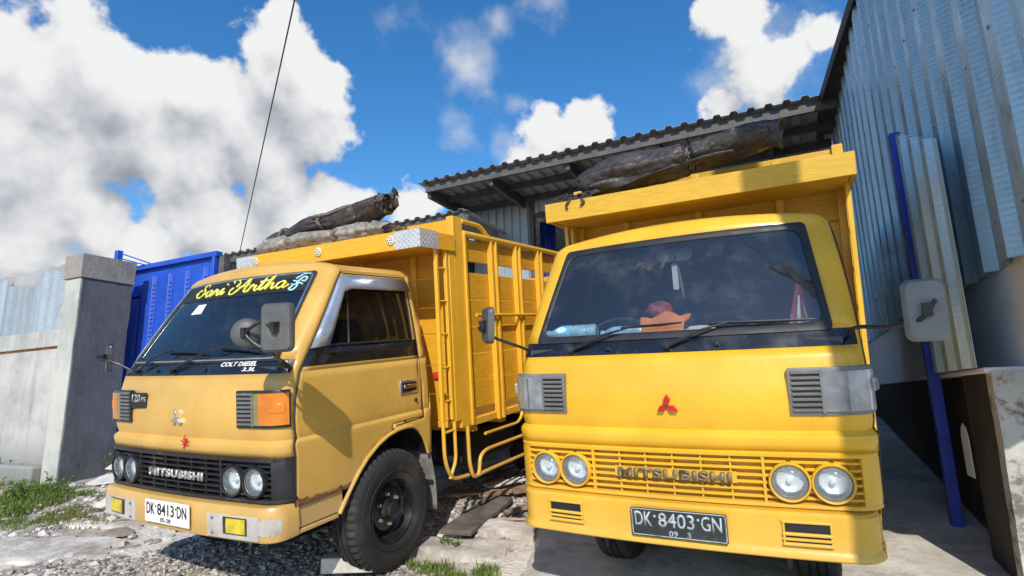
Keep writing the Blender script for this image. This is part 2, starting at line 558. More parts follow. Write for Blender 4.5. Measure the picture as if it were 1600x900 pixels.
def arc(cx, cy, r, a0, a1, n):
    return [(cx + r * math.cos(R(a0 + (a1 - a0) * i / n)), cy + r * math.sin(R(a0 + (a1 - a0) * i / n))) for i in range(n + 1)]
def rrect(x0, x1, y0, y1, r, n=5):
    return arc(x1 - r, y0 + r, r, -90, 0, n) + arc(x1 - r, y1 - r, r, 0, 90, n) + arc(x0 + r, y1 - r, r, 90, 180, n) + arc(x0 + r, y0 + r, r, 180, 270, n)
def smooth_path(pts, r=.05, n=5):
    """polyline with its corners rounded"""
    pts = [Vector(p) for p in pts]; out = [pts[0]]
    for i in range(1, len(pts) - 1):
        a, b, c = pts[i - 1], pts[i], pts[i + 1]
        d1 = (a - b); d2 = (c - b); k = min(r, d1.length * .48, d2.length * .48)
        p, q = b + d1.normalized() * k, b + d2.normalized() * k
        for j in range(n + 1):
            t = j / n
            out.append(p * (1 - t) ** 2 + b * 2 * t * (1 - t) + q * t * t)
    out.append(pts[-1]); return out
def lerp(a, b, t): return a + (b - a) * t
def interp(tab, z):
    if z <= tab[0][0]: return tab[0][1]
    for (a, p), (b_, q) in zip(tab, tab[1:]):
        if z <= b_: return p + (q - p) * (z - a) / (b_ - a)
    return tab[-1][1]
def gz(x, y):
    """height of the sloping yard"""
    yy = max(-8.0, min(9.5, y)); xx = max(-16.0, min(7.0, x))
    return 0.12 * (yy - 2.19) - 0.03 * (xx + 3.48)
def gpt(x, y, dz=0.0): return Vector((x, y, gz(x, y) + dz))
G3 = Matrix.Rotation(R(3), 4, 'Z')          # the buildings stand 3 degrees off the trucks
def B(x, y, z): return G3 @ Vector((x, y, z))
# ------------------------------------------------------------------ the materials of this yard
paint('paint_ochre', (.60, .352, .072), wear=.75)
paint('paint_rusty', (.55, .34, .10), wear=1.0, dirt=(.10, .045, .02), chip=(.12, .05, .02))
paint('paint_yellow', (.74, .408, .018), wear=.45, rough=.30)
paint('paint_steel_yellow', (.78, .41, .024), wear=1.0, rough=.45, dirt=(.12, .06, .02))
paint('paint_steel_pale', (.72, .43, .03), wear=.7, rough=.45, dirt=(.12, .07, .02))
wood_paint('wood_yellow', (.78, .39, .022), .8)
wood_paint('wood_pale_yellow', (.72, .43, .035), .6)
simple('lining', (.10, .10, .11), .8)
simple('black_plastic', (.015, .015, .017), .42, var=.3, dirt=((.14, .13, .11), .45))
simple('black_gloss', (.010, .011, .014), .25, coat=.4, dirt=((.10, .10, .10), .35))
simple('rubber', (.018, .017, .017), .75, var=.3, scale=6, bmp=.1, dirt=((.10, .085, .07), .4))
simple('gasket', (.018, .018, .02), .55)
simple('chrome', (.75, .75, .76), .16, 1.0, var=.08)
simple('bright_trim', (.62, .63, .66), .25, .9, var=.1)
simple('silver_visor', (.42, .46, .52), .22, .55, var=.12, scale=4)
simple('reflector', (.74, .76, .78), .25, .35, var=.10, scale=30, bmp=.25)
glass('lamp_lens', (.93, .95, .95), 1.45, .06)
simple('amber_lens', (.60, .17, .012), .18, coat=.6, var=.2, scale=5)
simple('olive_lens', (.22, .19, .07), .3, coat=.4, var=.2)
simple('smoke_lens', (.34, .36, .38), .16, .55, coat=1.0, var=.35, scale=6, dirt=((.42, .43, .42), .35))
simple('yellow_lens', (.60, .46, .01), .15, coat=.6, var=.25, scale=12)
simple('red_lens', (.45, .02, .02), .25, coat=.4)
simple('lamp_grey', (.16, .16, .15), .45, dirt=((.3, .29, .26), .4))
simple('bracket_grey', (.45, .42, .38), .5, dirt=((.2, .15, .1), .4))
simple('plate_white', (.80, .80, .78), .45, var=.06, dirt=((.45, .42, .37), .35))
simple('plate_black', (.022, .024, .026), .5, dirt=((.16, .15, .13), .5))
simple('plate_ink', (.012, .012, .014), .5)
simple('plate_grey_ink', (.36, .40, .42), .5, var=.3, scale=30, dirt=((.06, .06, .06), .85))
simple('letter_silver', (.46, .45, .43), .4, .5, dirt=((.15, .13, .1), .4))
simple('letter_brown', (.20, .15, .08), .5, .2, dirt=((.30, .24, .12), .5))
simple('letter_white', (.75, .75, .75), .4)
simple('letter_yellow', (.75, .68, .10), .45, var=.06)
simple('letter_cyan', (.45, .70, .72), .45)
simple('emblem_red', (.50, .012, .012), .35)
simple('mirror_back', (.085, .085, .082), .5, dirt=((.2, .19, .17), .4))
simple('mirror_grey', (.16, .165, .16), .5, dirt=((.28, .27, .25), .4))
simple('dark_steel', (.025, .024, .024), .6, .3, var=.4, dirt=((.10, .07, .05), .5))
simple('rim_black', (.017, .017, .018), .38, .2, var=.4, coat=.2, dirt=((.13, .11, .09), .45))
simple('rust', (.17, .065, .025), .9, var=.5, scale=20, bmp=.3)
simple('mudflap', (.17, .16, .15), .7, var=.3, scale=8, dirt=((.35, .31, .26), .6))
simple('seat_fabric', (.035, .035, .045), .85)
simple('dash_plastic', (.05, .055, .065), .6)
def canvas(name, c, rough=.55, dust=(.16, .14, .12)):
    mt, t, b = base_mat(name)
    v = tex_coord(t)
    n1 = tnoise(t, v, 6, 6, .7)
    t.links.new(mixc(t, sstep(t, n1, .5, .75, 0, .5), mixc(t, sstep(t, tnoise(t, v, 15, 4, .6), .3, .7), tuple(x * .6 for x in c), tuple(x * 1.3 for x in c)), dust), b.inputs['Base Color'])
    b.inputs['Roughness'].default_value = rough
    ds = N(t, 'ShaderNodeVectorMath', operation='ADD'); nz = N(t, 'ShaderNodeTexNoise'); nz.inputs['Scale'].default_value = 9
    t.links.new(v, nz.inputs['Vector']); t.links.new(v, ds.inputs[0]); sc = N(t, 'ShaderNodeVectorMath', operation='SCALE'); sc.inputs['Scale'].default_value = .12; t.links.new(nz.outputs['Color'], sc.inputs[0]); t.links.new(sc.outputs[0], ds.inputs[1])
    vo = N(t, 'ShaderNodeTexVoronoi', feature='DISTANCE_TO_EDGE'); vo.inputs['Scale'].default_value = 17; t.links.new(ds.outputs[0], vo.inputs['Vector'])
    bump(t, b, mth(t, 'ADD', vo.outputs['Distance'], mth(t, 'MULTIPLY', tnoise(t, v, 30, 4, .6), .25)), .30, .03)
canvas('tarp_brown', (.050, .040, .036))
canvas('tarp_black', (.046, .039, .036), .5)
canvas('tarp_silver', (.27, .25, .22), .5, (.16, .135, .11))
simple('rope', (.20, .17, .13), .9, bmp=.4)
simple('bottle_plastic', (.45, .62, .70), .12, coat=.8, var=.25, scale=14)
simple('curtain_blue', (.012, .03, .20), .5, var=.3, scale=3)
simple('plastic_blue_bottle', (.35, .62, .78), .15, coat=.5)
simple('cloth_orange', (.85, .25, .06), .8, var=.12)
simple('cloth_red', (.26, .035, .04), .8, var=.4, scale=20, dirt=((.5, .42, .38), .5))
simple('tissue', (.80, .80, .80), .9, bmp=.3)
simple('card_cream', (.62, .58, .45), .8, var=.2)
simple('marker_white', (.70, .66, .55), .4, var=.25, scale=50)
simple('sticker', (.72, .78, .80), .5)
simple('bulb_dark', (.05, .05, .05), .5)
# diamond plate
mt, t, b = base_mat('diamond_plate')
v = tex_coord(t, 'Object', (1, 1, 1))
wv1 = N(t, 'ShaderNodeTexWave', wave_type='BANDS', bands_direction='DIAGONAL'); wv1.inputs['Scale'].default_value = 14
t.links.new(v, wv1.inputs['Vector'])
b.inputs['Metallic'].default_value = .35; b.inputs['Roughness'].default_value = .4
t.links.new(mixc(t, sstep(t, tnoise(t, v, 9, 5, .7), .4, .75, 0, .6), (.66, .66, .64), (.46, .44, .41)), b.inputs['Base Color'])
# water bottle plastic
glass('bottle_clear', (.72, .88, .95), 1.4, .05)
# glazing
glass('glass_tinted', (.24, .27, .32), 1.9, .012, dust=.05)
glass('glass_door', (.06, .06, .07), 1.5, .015, dust=.03)
glass('glass_dusty', (.74, .82, .90), 2.1, .015, dust=.09)
glass('glass_side', (.75, .80, .84), 1.5, .012, dust=.05)
# yard
metal_sheet('sheet_wall', (.44, .55, .60), .34, .42, .3, dirt=(.16, .13, .13), dirt_amt=.45)
metal_sheet('sheet_patch', (.46, .63, .74), .32, .28, .3, dirt_amt=.2)
metal_sheet('sheet_roof', (.40, .39, .38), .6, .25, .2, dirt=(.12, .10, .08), dirt_amt=.6)
metal_sheet('sheet_warehouse', (.44, .48, .52), .42, .45, .25, dirt_amt=.4)
metal_sheet('sheet_fence', (.38, .43, .47), .45, .35, .4, dirt=(.20, .17, .15), dirt_amt=.55)
simple('steel_beam', (.085, .080, .078), .7, var=.3, dirt=((.17, .12, .09), .5))
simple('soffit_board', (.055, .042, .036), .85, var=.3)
simple('gate_blue', (.018, .075, .46), .45, var=.12, scale=3, bmp=.05, dirt=((.02, .04, .2), .4))
simple('post_blue', (.014, .045, .36), .4, var=.15, coat=.2, dirt=((.05, .05, .14), .4))
simple('drum_blue', (.015, .03, .22), .5)
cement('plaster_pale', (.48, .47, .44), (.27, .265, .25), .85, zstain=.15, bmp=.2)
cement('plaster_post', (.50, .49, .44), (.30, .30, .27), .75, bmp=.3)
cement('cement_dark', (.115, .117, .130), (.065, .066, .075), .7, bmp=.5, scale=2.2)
cement('cement_cap', (.30, .27, .24), (.16, .14, .12), .6, bmp=.5, scale=3)
cement('wall_damp', (.062, .050, .041), (.022, .018, .015), .9, bmp=.4, scale=1.6)
cement('wall_moss', (.52, .50, .46), (.33, .32, .28), .6, moss=((.10, .085, .06), .85), bmp=.5, scale=2.0)
cement('wall_upper', (.76, .76, .74), (.52, .51, .48), .5, bmp=.2)
cement('slab_concrete', (.68, .63, .55), (.36, .32, .27), .65, moss=((.22, .19, .15), .40), bmp=.5, scale=1.3)
cement('rubble_pale', (.60, .57, .52), (.38, .35, .31), .6, bmp=.5, scale=5)
cement('worn_concrete', (.68, .63, .56), (.34, .29, .24), .8, moss=((.25, .20, .16), .5), bmp=.7, scale=2.6)
cement('rubble_brown', (.34, .28, .22), (.18, .14, .11), .6, bmp=.5, scale=6)
cement('pole_concrete', (.42, .41, .39), (.26, .25, .23), .4, bmp=.25)
simple('plank_grey', (.12, .10, .085), .9, var=.4, scale=5, bmp=.3)
simple('scrap_wood', (.26, .17, .11), .9, var=.5, scale=8, bmp=.4, dirt=((.4, .36, .32), .5))
simple('board_white', (.60, .58, .54), .85, var=.15, scale=6, bmp=.2, dirt=((.35, .31, .26), .6))
simple('iron_rod', (.10, .075, .06), .8, .4)
def leafmat(name, c1, c2):
    mt, t, b = base_mat(name)
    g = N(t, 'ShaderNodeNewGeometry')
    t.links.new(mixc(t, g.outputs['Random Per Island'], c1, c2), b.inputs['Base Color'])
    b.inputs['Roughness'].default_value = .55
    b.inputs['Subsurface Weight'].default_value = 0.0
    tr = N(t, 'ShaderNodeBsdfTranslucent'); tr.inputs[0].default_value = (*[x * 1.6 for x in c2], 1)
    ms = N(t, 'ShaderNodeMixShader'); ms.inputs[0].default_value = .3
    out = t.nodes['Material Output']
    t.links.new(b.outputs[0], ms.inputs[1]); t.links.new(tr.outputs[0], ms.inputs[2]); t.links.new(ms.outputs[0], out.inputs[0])
leafmat('grass', (.07, .13, .015), (.20, .26, .05))
leafmat('dry_grass', (.22, .17, .08), (.30, .27, .10))
leafmat('weed_leaf', (.05, .13, .015), (.17, .26, .03))
# pebbles: every stone its own tone
mt, t, b = base_mat('pebble')
g = N(t, 'ShaderNodeNewGeometry')
rp = N(t, 'ShaderNodeValToRGB'); t.links.new(g.outputs['Random Per Island'], rp.inputs[0])
for i, (p, c) in enumerate(((0, (.11, .092, .08)), (.35, (.27, .235, .205)), (.7, (.40, .35, .30)), (1, (.62, .56, .50)))):
    el = rp.color_ramp.elements[0] if i == 0 else (rp.color_ramp.elements[1] if i == 3 else rp.color_ramp.elements.new(p))
    el.position = p; el.color = (*c, 1)
v = tex_coord(t)
t.links.new(mixc(t, sstep(t, tnoise(t, v, 60, 4, .7), .4, .7, 0, .5), rp.outputs[0], (.12, .10, .085)), b.inputs['Base Color'])
b.inputs['Roughness'].default_value = .9
# earth of the yard: gravelly dirt with worn concrete showing through
mt, t, b = base_mat('yard_earth')
v = tex_coord(t, 'Object')
n1 = tnoise(t, v, .9, 8, .66)
n2 = tnoise(t, v, 6.5, 7, .7)
cc_ = mixc(t, sstep(t, n2, .35, .65), (.18, .145, .115), (.40, .345, .285))
vo = N(t, 'ShaderNodeTexVoronoi'); vo.inputs['Scale'].default_value = 34; t.links.new(v, vo.inputs['Vector'])
sp = N(t, 'ShaderNodeSeparateColor'); t.links.new(vo.outputs['Color'], sp.inputs[0])
cc_ = mixc(t, mth(t, 'MULTIPLY', sp.outputs[0], .45), cc_, (.52, .475, .42))
cc_ = mixc(t, sstep(t, n1, .47, .53), cc_, (.60, .55, .48))
sx = N(t, 'ShaderNodeSeparateXYZ'); t.links.new(v, sx.inputs[0])
t.links.new(cc_, b.inputs['Base Color'])
b.inputs['Roughness'].default_value = .95
hh = mth(t, 'ADD', mth(t, 'MULTIPLY', vo.outputs['Distance'], .6), n2)
bump(t, b, hh, .6, .02)
# ------------------------------------------------------------------ ground
def axis(a, b, step, far, n=14):
    xs = [a + (b - a) * i / round((b - a) / step) for i in range(round((b - a) / step) + 1)]
    lo = [a - (far * (k / n) ** 3) for k in range(n, 0, -1)]; hi = [b + (far * (k / n) ** 3) for k in range(1, n + 1)]
    return lo + xs + hi
gx = axis(-10.0, 2.0, .10, 900); gy_ = axis(0.5, 9.0, .10, 900)
def ground_h(x, y):
    h = gz(x, y)
    if -16 < x < 6 and -6 < y < 12:
        p = Vector((x * .9, y * .9, 0))
        h += .035 * noise.noise(p) + .018 * noise.noise(p * 4.1) + .010 * noise.noise(p * 11)
        # the heap of soil along the left wall
        if x < -5.0: h += .10 * max(0, min(1, (-5.0 - x) / 2)) * max(0, min(1, (y - 2.4) / .8))
    return h
mb = MB()
for y in gy_:
    for x in gx: mb.v.append((x, y, ground_h(x, y)))
nx_ = len(gx)
for j in range(len(gy_) - 1):
    for i in range(nx_ - 1):
        mb.f.append([j * nx_ + i, j * nx_ + i + 1, (j + 1) * nx_ + i + 1, (j + 1) * nx_ + i]); mb.mi.append(0)
structure(mb.build('ground', 'yard_earth', ang=60, fixn=False))

# concrete drive under the right-hand truck, broken along its left edge
def slab_left(y): return interp([(-3, -1.3), (1.5, -1.45), (3.2, -1.80), (3.6, -1.92), (4.1, -2.12), (4.6, -2.22), (6, -2.3), (10, -2.5)], y) + .07 * noise.noise(Vector((y * 2.3, 0, 3))) + .03 * noise.noise(Vector((y * 9, 1, 3)))
mb = MB()
NY, NX = 130, 34
rows_ = []
for j in range(NY + 1):
    y = lerp(-3, 10.2, j / NY)
    for i in range(NX + 1):
        x = lerp(slab_left(y), 1.30 - .052 * y, i / NX)
        e = .045 + .010 * noise.noise(Vector((x * 1.3, y * 1.3, 5))) + .004 * noise.noise(Vector((x * 7, y * 7, 5)))
        if i == 0: e = -.05
        mb.v.append((x if i else x - .012, y, gz(x, y) + e))
for j in range(NY):
    for i in range(NX):
        mb.f.append([j * (NX + 1) + i, j * (NX + 1) + i + 1, (j + 1) * (NX + 1) + i + 1, (j + 1) * (NX + 1) + i]); mb.mi.append(0)
structure(mb.build('concrete_drive', 'slab_concrete', ang=40, fixn=False))

# ------------------------------------------------------------------ corrugated sheets
def corr(fn, w, h0, h1, pitch=.20, depth=.032, shift=0.0, nz=1, jag=0.0):
    """trapezoidal sheet of width w; fn(s, out, h) -> point"""
    prof = []
    s = -shift
    while s < w + pitch:
        for f_, d_ in ((0, 0), (.46, 0), (.56, depth), (.88, depth), (.98, 0)):
            q = s + f_ * pitch
            if 0 <= q <= w: prof.append((q, d_))
        s += pitch
    if not prof or prof[0][0] > 1e-4: prof.insert(0, (0, prof[0][1] if prof else 0))
    if prof[-1][0] < w - 1e-4: prof.append((w, prof[-1][1]))
    b_ = MB(); k = len(prof)
    for z in range(nz + 1):
        for i, (q, d_) in enumerate(prof):
            a, c = (h0(q) if callable(h0) else h0), (h1(q) if callable(h1) else h1)
            b_.v.append(tuple(fn(q, d_, lerp(a, c, z / nz))))
    for z in range(nz):
        for i in range(k - 1):
            b_.f.append([z * k + i, z * k + i + 1, (z + 1) * k + i + 1, (z + 1) * k + i]); b_.mi.append(0)
    return b_

# ------------------------------------------------------------------ right-hand shed: low damp wall, plaster band, tall sheet cladding, boarded eave
shed = empty('metal_clad_shed')
tag(shed, 'tall shed clad in bluish corrugated metal above a damp concrete wall', 'building')
w = MB(); w.prism([(1.05, 4.4), (1.05, 10.6), (1.6, 10.6), (1.6, 3.90), (.965, 3.90), (.945, 4.4)], -.5, 1.238, lambda a, b, d: B(a, b, d)); w.build('low_wall', 'wall_damp', shed, bev=.012)
w = MB()
n_ = 14
vs_, fs_ = [], []
for i in range(n_ + 1):                       # mossy front of the low wall, ragged corner
    z = lerp(-.5, 1.24, i / n_)
    e = .018 * noise.noise(Vector((0, 0, z * 5)))
    vs_ += [B(.960 + e - .02 * (1.24 - z), 3.85, z), B(2.2, 3.85, z), B(2.2, 3.895, z), B(.955 + e - .02 * (1.24 - z), 3.93 + e, z)]
for i in range(n_):
    for k in range(4): fs_.append((i * 4 + k, i * 4 + (k + 1) % 4, (i + 1) * 4 + (k + 1) % 4, (i + 1) * 4 + k))
fs_ += [(3, 2, 1, 0), tuple(n_ * 4 + k for k in range(4))]
w.add(vs_, fs_); w.build('wall_end', 'wall_moss', shed, ang=50)
w = MB(); w.prism([(1.125, 3.42), (1.125, 10.6), (1.5, 10.6), (1.5, 3.42)], 1.2385, 1.95, lambda a, b, d: B(a, b, d)); w.build('plaster_band', 'wall_upper', shed, bev=.01)
w = MB(); w.prism([(.935, 3.87), (.935, 5.6), (1.13, 5.6), (1.13, 3.87)], 1.232, 1.262, lambda a, b, d: B(a, b, d)); w.build('wall_ledge', 'wall_upper', shed, bev=.008)
# drain opening in the low wall
w = MB(); ar_ = [(4.46, .62), (4.62, .62), (4.62, .82)] + [(4.54 + .08 * math.cos(R(a)), .82 + .12 * math.sin(R(a))) for a in (20, 50, 90, 130, 160)] + [(4.46, .82)]
w.prism(ar_, .938, .9445, lambda a, b, d: B(d, a, b)); w.build('wall_niche', 'wall_upper', shed)
y_ = 2.62; k = 0
while y_ < 10.4:
    wd = min(.80, 10.5 - y_)
    s = corr(lambda q, d, h, y_=y_, k=k: B(1.122 - d - .003 * (k % 2), y_ + q, h), wd + .03, 1.80 if y_ < 5.2 else 1.86, 5.40, .40, .060, nz=1)
    s.build('metal_sheet', 'sheet_wall', shed, smooth=False, solid=.002); y_ += .80; k += 1
# rows of roofing screws along the girts
scm = MB(); scm.lathe([(.011, 0), (.011, .004), (.006, .007), (.0001, .008)], 6)
scr = MB()
for zz in (2.0, 2.9, 3.8, 4.7, 5.25):
    for k in range(20):
        scr.lathe([(.011, 0), (.011, .004), (.006, .007), (.0001, .008)], 6, M=Matrix.Translation(B(1.060, 2.62 + .40 * k + .29, zz)) @ Matrix.Rotation(R(180), 4, 'Z'))
stuff(scr.build('screw_heads', 'lamp_grey', shed))
# side and rear of the shed so that it stands as a building
w = MB(); w.prism([(1.16, 2.65), (5.0, 2.65), (5.0, 10.5), (1.16, 10.5)], 1.95, 5.30, lambda a, b, d: B(a, b, d)); w.build('shed_core', 'steel_beam', shed)
for i in range(5):
    s = corr(lambda q, d, h, i=i: B(1.125 + i * .78 + q, 2.618 - d, h), .80, 1.80, 5.40, .40, .060); s.build('metal_sheet', 'sheet_wall', shed, smooth=False, solid=.002)
w = MB(); w.prism([(2.2, 3.44), (5.0, 3.44), (5.0, 10.4), (2.2, 10.4)], -.5, 1.9495, lambda a, b, d: B(a, b, d)); w.build('rear_wall', 'wall_upper', shed)
w = MB()
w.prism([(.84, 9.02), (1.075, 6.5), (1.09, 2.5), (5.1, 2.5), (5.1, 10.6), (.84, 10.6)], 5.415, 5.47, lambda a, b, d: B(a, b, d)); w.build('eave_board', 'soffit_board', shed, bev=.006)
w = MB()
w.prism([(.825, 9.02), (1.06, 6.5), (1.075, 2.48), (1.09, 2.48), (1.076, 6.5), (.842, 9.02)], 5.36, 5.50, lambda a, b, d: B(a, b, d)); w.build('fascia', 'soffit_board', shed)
# loose patch sheet and blue post standing in front of the wall
pt = empty('patch_sheet', Matrix.Translation(B(.93, 4.5, 1.25)))
ps = corr(lambda q, d, h: B(.915 - d * .8 + .0, 3.91 + q, h) - B(.93, 4.5, 1.25), .99, 1.263, lambda q: 2.60 + .46 * q, .31, .046, .05)
pso = ps.build('metal_sheet', 'sheet_patch', pt, smooth=False, solid=.002)
rl_ = MB(); rl_.prism([(.925, 4.03), (.925, 4.9), (.955, 4.9), (.955, 4.03)], 1.9, 1.95, lambda a, b, d: B(a, b, d) - B(.93, 4.5, 1.25)); rl_.build('batten', 'steel_beam', pt)
tag(pt, 'bright zinc patch sheet standing on the ledge beside the blue post', 'metal sheet')
po = MB()
zb = gz(.65, 4.92) - .05
po.prism([(.868, 4.905), (.938, 4.905), (.938, 4.975), (.868, 4.975)], zb, 3.075, lambda a, b, d: B(a, b, d))
p_ = po.build('gate_post', 'post_blue', bev=.004)
tag(p_, 'slim blue steel post standing against the right-hand shed wall', 'post')

# ------------------------------------------------------------------ warehouse across the back
wh = empty('warehouse')
tag(wh, 'grey corrugated warehouse behind the trucks with open doorway and deep roof overhang', 'building')
X0, X1, YF, YW = -6.30, 1.05, 9.0, 10.7
def roof_z(y): return 5.44 - .02 * (y - 9.0)
k = 0; x = X0
while x < X1 - .05:
    wd = min(1.0, X1 - x)
    s = corr(lambda q, d, h, x=x, k=k: B(x + q, h, roof_z(h) + d + .003 * (k % 2)), wd + .02, YF - .06, 19.0, .25, .045)
    s.build('roof_sheet', 'sheet_roof', wh, smooth=False, solid=-.004); x += wd; k += 1
for yy, hh in ((9.09, .16), (9.86, .13), (10.6, .13)):
    w = MB(); w.prism([(X0 + .10, yy - .03), (X1, yy - .03), (X1, yy + .03), (X0 + .10, yy + .03)], roof_z(yy) - hh - .006, roof_z(yy) - .006, lambda a, b, d: B(a, b, d)); w.build('purlin', 'steel_beam', wh)
for xx in (-6.16, -4.75, -3.2, -1.6, 0.1):
    w = MB(); w.prism([(xx - .035, 9.13), (xx + .035, 9.13), (xx + .035, 10.72), (xx - .035, 10.72)], 5.17, 5.385, lambda a, b, d: B(a, b, d)); w.build('rafter', 'steel_beam', wh)
x = -6.0; k = 0
segs = []
while x < -4.62:
    wd = min(.76, -4.60 - x); segs.append((x, wd, .3, 5.28)); x += wd
x = -4.60
while x < 1.0:
    wd = min(.76, 1.05 - x); segs.append((x, wd, 5.02, 5.28)); x += wd
for i, (x, wd, a, b_) in enumerate(segs):
    s = corr(lambda q, d, h, x=x, i=i: B(x + q, YW - d - .003 * (i % 2), h), wd + .02, a, b_, .19, .034)
    s.build('metal_sheet', 'sheet_warehouse', wh, smooth=False, solid=.002)
w = MB(); w.prism([(-4.64, YW - .06), (-4.54, YW - .06), (-4.54, YW + .05), (-4.64, YW + .05)], .3, 5.28, lambda a, b, d: B(a, b, d)); w.build('door_jamb', 'steel_beam', wh)
w = MB(); w.prism([(-4.6, YW - .03), (1.05, YW - .03), (1.05, YW + .05), (-4.6, YW + .05)], 4.94, 5.04, lambda a, b, d: B(a, b, d)); w.build('lintel', 'steel_beam', wh)
for poly in ([(-6.05, 10.78), (-6.0, 10.78), (-6.0, 18.9), (-6.05, 18.9)], [(1.08, 10.72), (1.16, 10.72), (1.16, 18.9), (1.08, 18.9)], [(-6.0, 18.8), (1.1, 18.8), (1.1, 18.9), (-6.0, 18.9)]):
    w = MB(); w.prism(poly, .2, 5.24, lambda a, b, d: B(a, b, d)); w.build('inner_wall', 'sheet_warehouse', wh)
w = MB(); w.prism([(-6.0, 10.6), (1.1, 10.6), (1.1, 18.8), (-6.0, 18.8)], .40, .93, lambda a, b, d: B(a, b, d)); w.build('warehouse_floor', 'slab_concrete', wh)
# blue curtain hanging in the doorway, and the lamp that burns inside
cu_ = MB(); cu_.grid(lambda u, v: B(lerp(-4.53, -4.16, u), 10.95 + .04 * math.sin(u * 30) + .015 * math.sin(u * 71), lerp(1.0, 4.90, v)), 60, 6)
tag(cu_.build('door_curtain', 'curtain_blue', solid=.004, ang=60), 'dark blue plastic curtain hanging at the left of the warehouse doorway', 'curtain')
lm = MB(); lm.lathe([(.0001, -.055), (.035, -.045), (.055, -.01), (.052, .02), (.03, .055), (.022, .075), (.0001, .08)], 20, M=Matrix.Rotation(R(-90), 4, 'Y'))
mt, t, b = base_mat('bulb_glow'); b.inputs['Emission Color'].default_value = (.9, .95, 1, 1); b.inputs['Emission Strength'].default_value = 14
bulb = empty('hanging_bulb', Matrix.Translation(B(-5.12, 12.6, 4.84)))
lm.build('bulb', 'bulb_glow', bulb)
cp = MB(); cp.tube([(0, 0, .06), (0, 0, .14)], .022, 10); cp.tube([(0, 0, .14), (0, 0, .48)], .004, 5); cp.build('lamp_holder', 'bulb_dark', bulb)
tag(bulb, 'lit white bulb hanging in the dark warehouse doorway', 'light bulb')

# lower lean-to joined on its left
lean = empty('lean_to_shed')
tag(lean, 'lower grey corrugated lean-to with dark roof edge behind the left truck', 'building')
x = -15.0; k = 0
while x < -5.25:
    wd = min(1.0, -5.2 - x)
    s = corr(lambda q, d, h, x=x, k=k: B(x + q, h, 4.70 - .015 * (h - 9) + d + .003 * (k % 2)), wd + .02, 8.95, 10.66 if x > -7.1 else 16.0, .25, .045)
    s.build('roof_sheet', 'sheet_roof', lean, smooth=False, solid=-.004); x += wd; k += 1
w = MB(); w.prism([(-14.9, 9.03), (-5.2, 9.03), (-5.2, 9.09), (-14.9, 9.09)], 4.53, 4.685, lambda a, b, d: B(a, b, d)); w.build('purlin', 'steel_beam', lean)
x = -14.9; k = 0
while x < -6.1:
    wd = min(.76, -6.05 - x)
    s = corr(lambda q, d, h, x=x, k=k: B(x + q, 9.6 - d - .003 * (k % 2), h), wd + .02, .2, 4.68, .19, .034); s.build('metal_sheet', 'sheet_warehouse', lean, smooth=False, solid=.002); x += wd; k += 1
w = MB(); w.prism([(-14.9, 9.65), (-6.15, 9.65), (-6.15, 15.9), (-14.9, 15.9)], .2, 4.55, lambda a, b, d: B(a, b, d)); w.build('shed_core', 'steel_beam', lean)

# ------------------------------------------------------------------ left boundary: pillar, plastered wall with sheets, blue gate
pil = empty('gate_pillar', Matrix.Translation(B(-7.4, 3.9, .25)))
O = B(-7.4, 3.9, .25)
def skin(pts, z0, z1, mat, name, parent, nz=14, amp=.006):
    m_ = MB(); n = len(pts)
    for i in range(nz + 1):
        z = lerp(z0, z1, i / nz)
        for k, (a, b_) in enumerate(pts):
            e = amp * noise.noise(Vector((a * 9, b_ * 9, z * 6)))
            m_.v.append(tuple(B(a + e, b_ + e, z) - O))
    for i in range(nz):
        for k in range(n):
            m_.f.append([i * n + k, i * n + (k + 1) % n, (i + 1) * n + (k + 1) % n, (i + 1) * n + k]); m_.mi.append(0)
    m_.f.append(list(range(n - 1, -1, -1))); m_.mi.append(0); m_.f.append([nz * n + k for k in range(n)]); m_.mi.append(0)
    return m_.build(name, mat, parent, ang=40, bev=.006)
def sidepts(a0, a1, b0, b1, n=6): return [(a0, b0), (a1, b0)] + [(a1, lerp(b0, b1, i / n)) for i in range(1, n + 1)] + [(a0, b1)]
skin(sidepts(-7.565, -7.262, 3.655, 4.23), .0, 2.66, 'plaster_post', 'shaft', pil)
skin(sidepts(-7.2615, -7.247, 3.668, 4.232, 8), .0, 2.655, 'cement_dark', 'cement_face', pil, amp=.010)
skin(sidepts(-7.585, -7.232, 3.635, 4.25), 2.66, 2.945, 'cement_cap', 'cap', pil, 4)
tag(pil, 'square concrete gate pillar with pale front and dark cement side', 'pillar')

fw = empty('boundary_wall', Matrix.Translation(B(-9, 3.8, .25)))
O2 = B(-9, 3.8, .25)
def fwb(a, b_, d): return B(a, b_, d) - O2
w = MB(); w.prism([(-16, 3.72), (-7.57, 3.72), (-7.57, 3.90), (-16, 3.90)], -.3, 1.865, fwb); w.build('wall_panel', 'plaster_pale', fw, bev=.008)
w = MB(); w.prism([(-16, 3.735), (-7.66, 3.735), (-7.66, 3.89), (-16, 3.89)], 1.8652, 1.8948, fwb); w.build('joint', 'rust', fw)
w = MB(); w.prism([(-16, 3.715), (-7.57, 3.715), (-7.57, 3.90), (-16, 3.90)], 1.895, 2.095, fwb); w.build('coping', 'plaster_pale', fw, bev=.01)
w = MB(); w.prism([(-16, 3.55), (-7.57, 3.55), (-7.57, 3.7195), (-16, 3.7195)], -.3, .56, fwb); w.build('plinth', 'plaster_pale', fw, bev=.03)
x = -15.6; k = 0
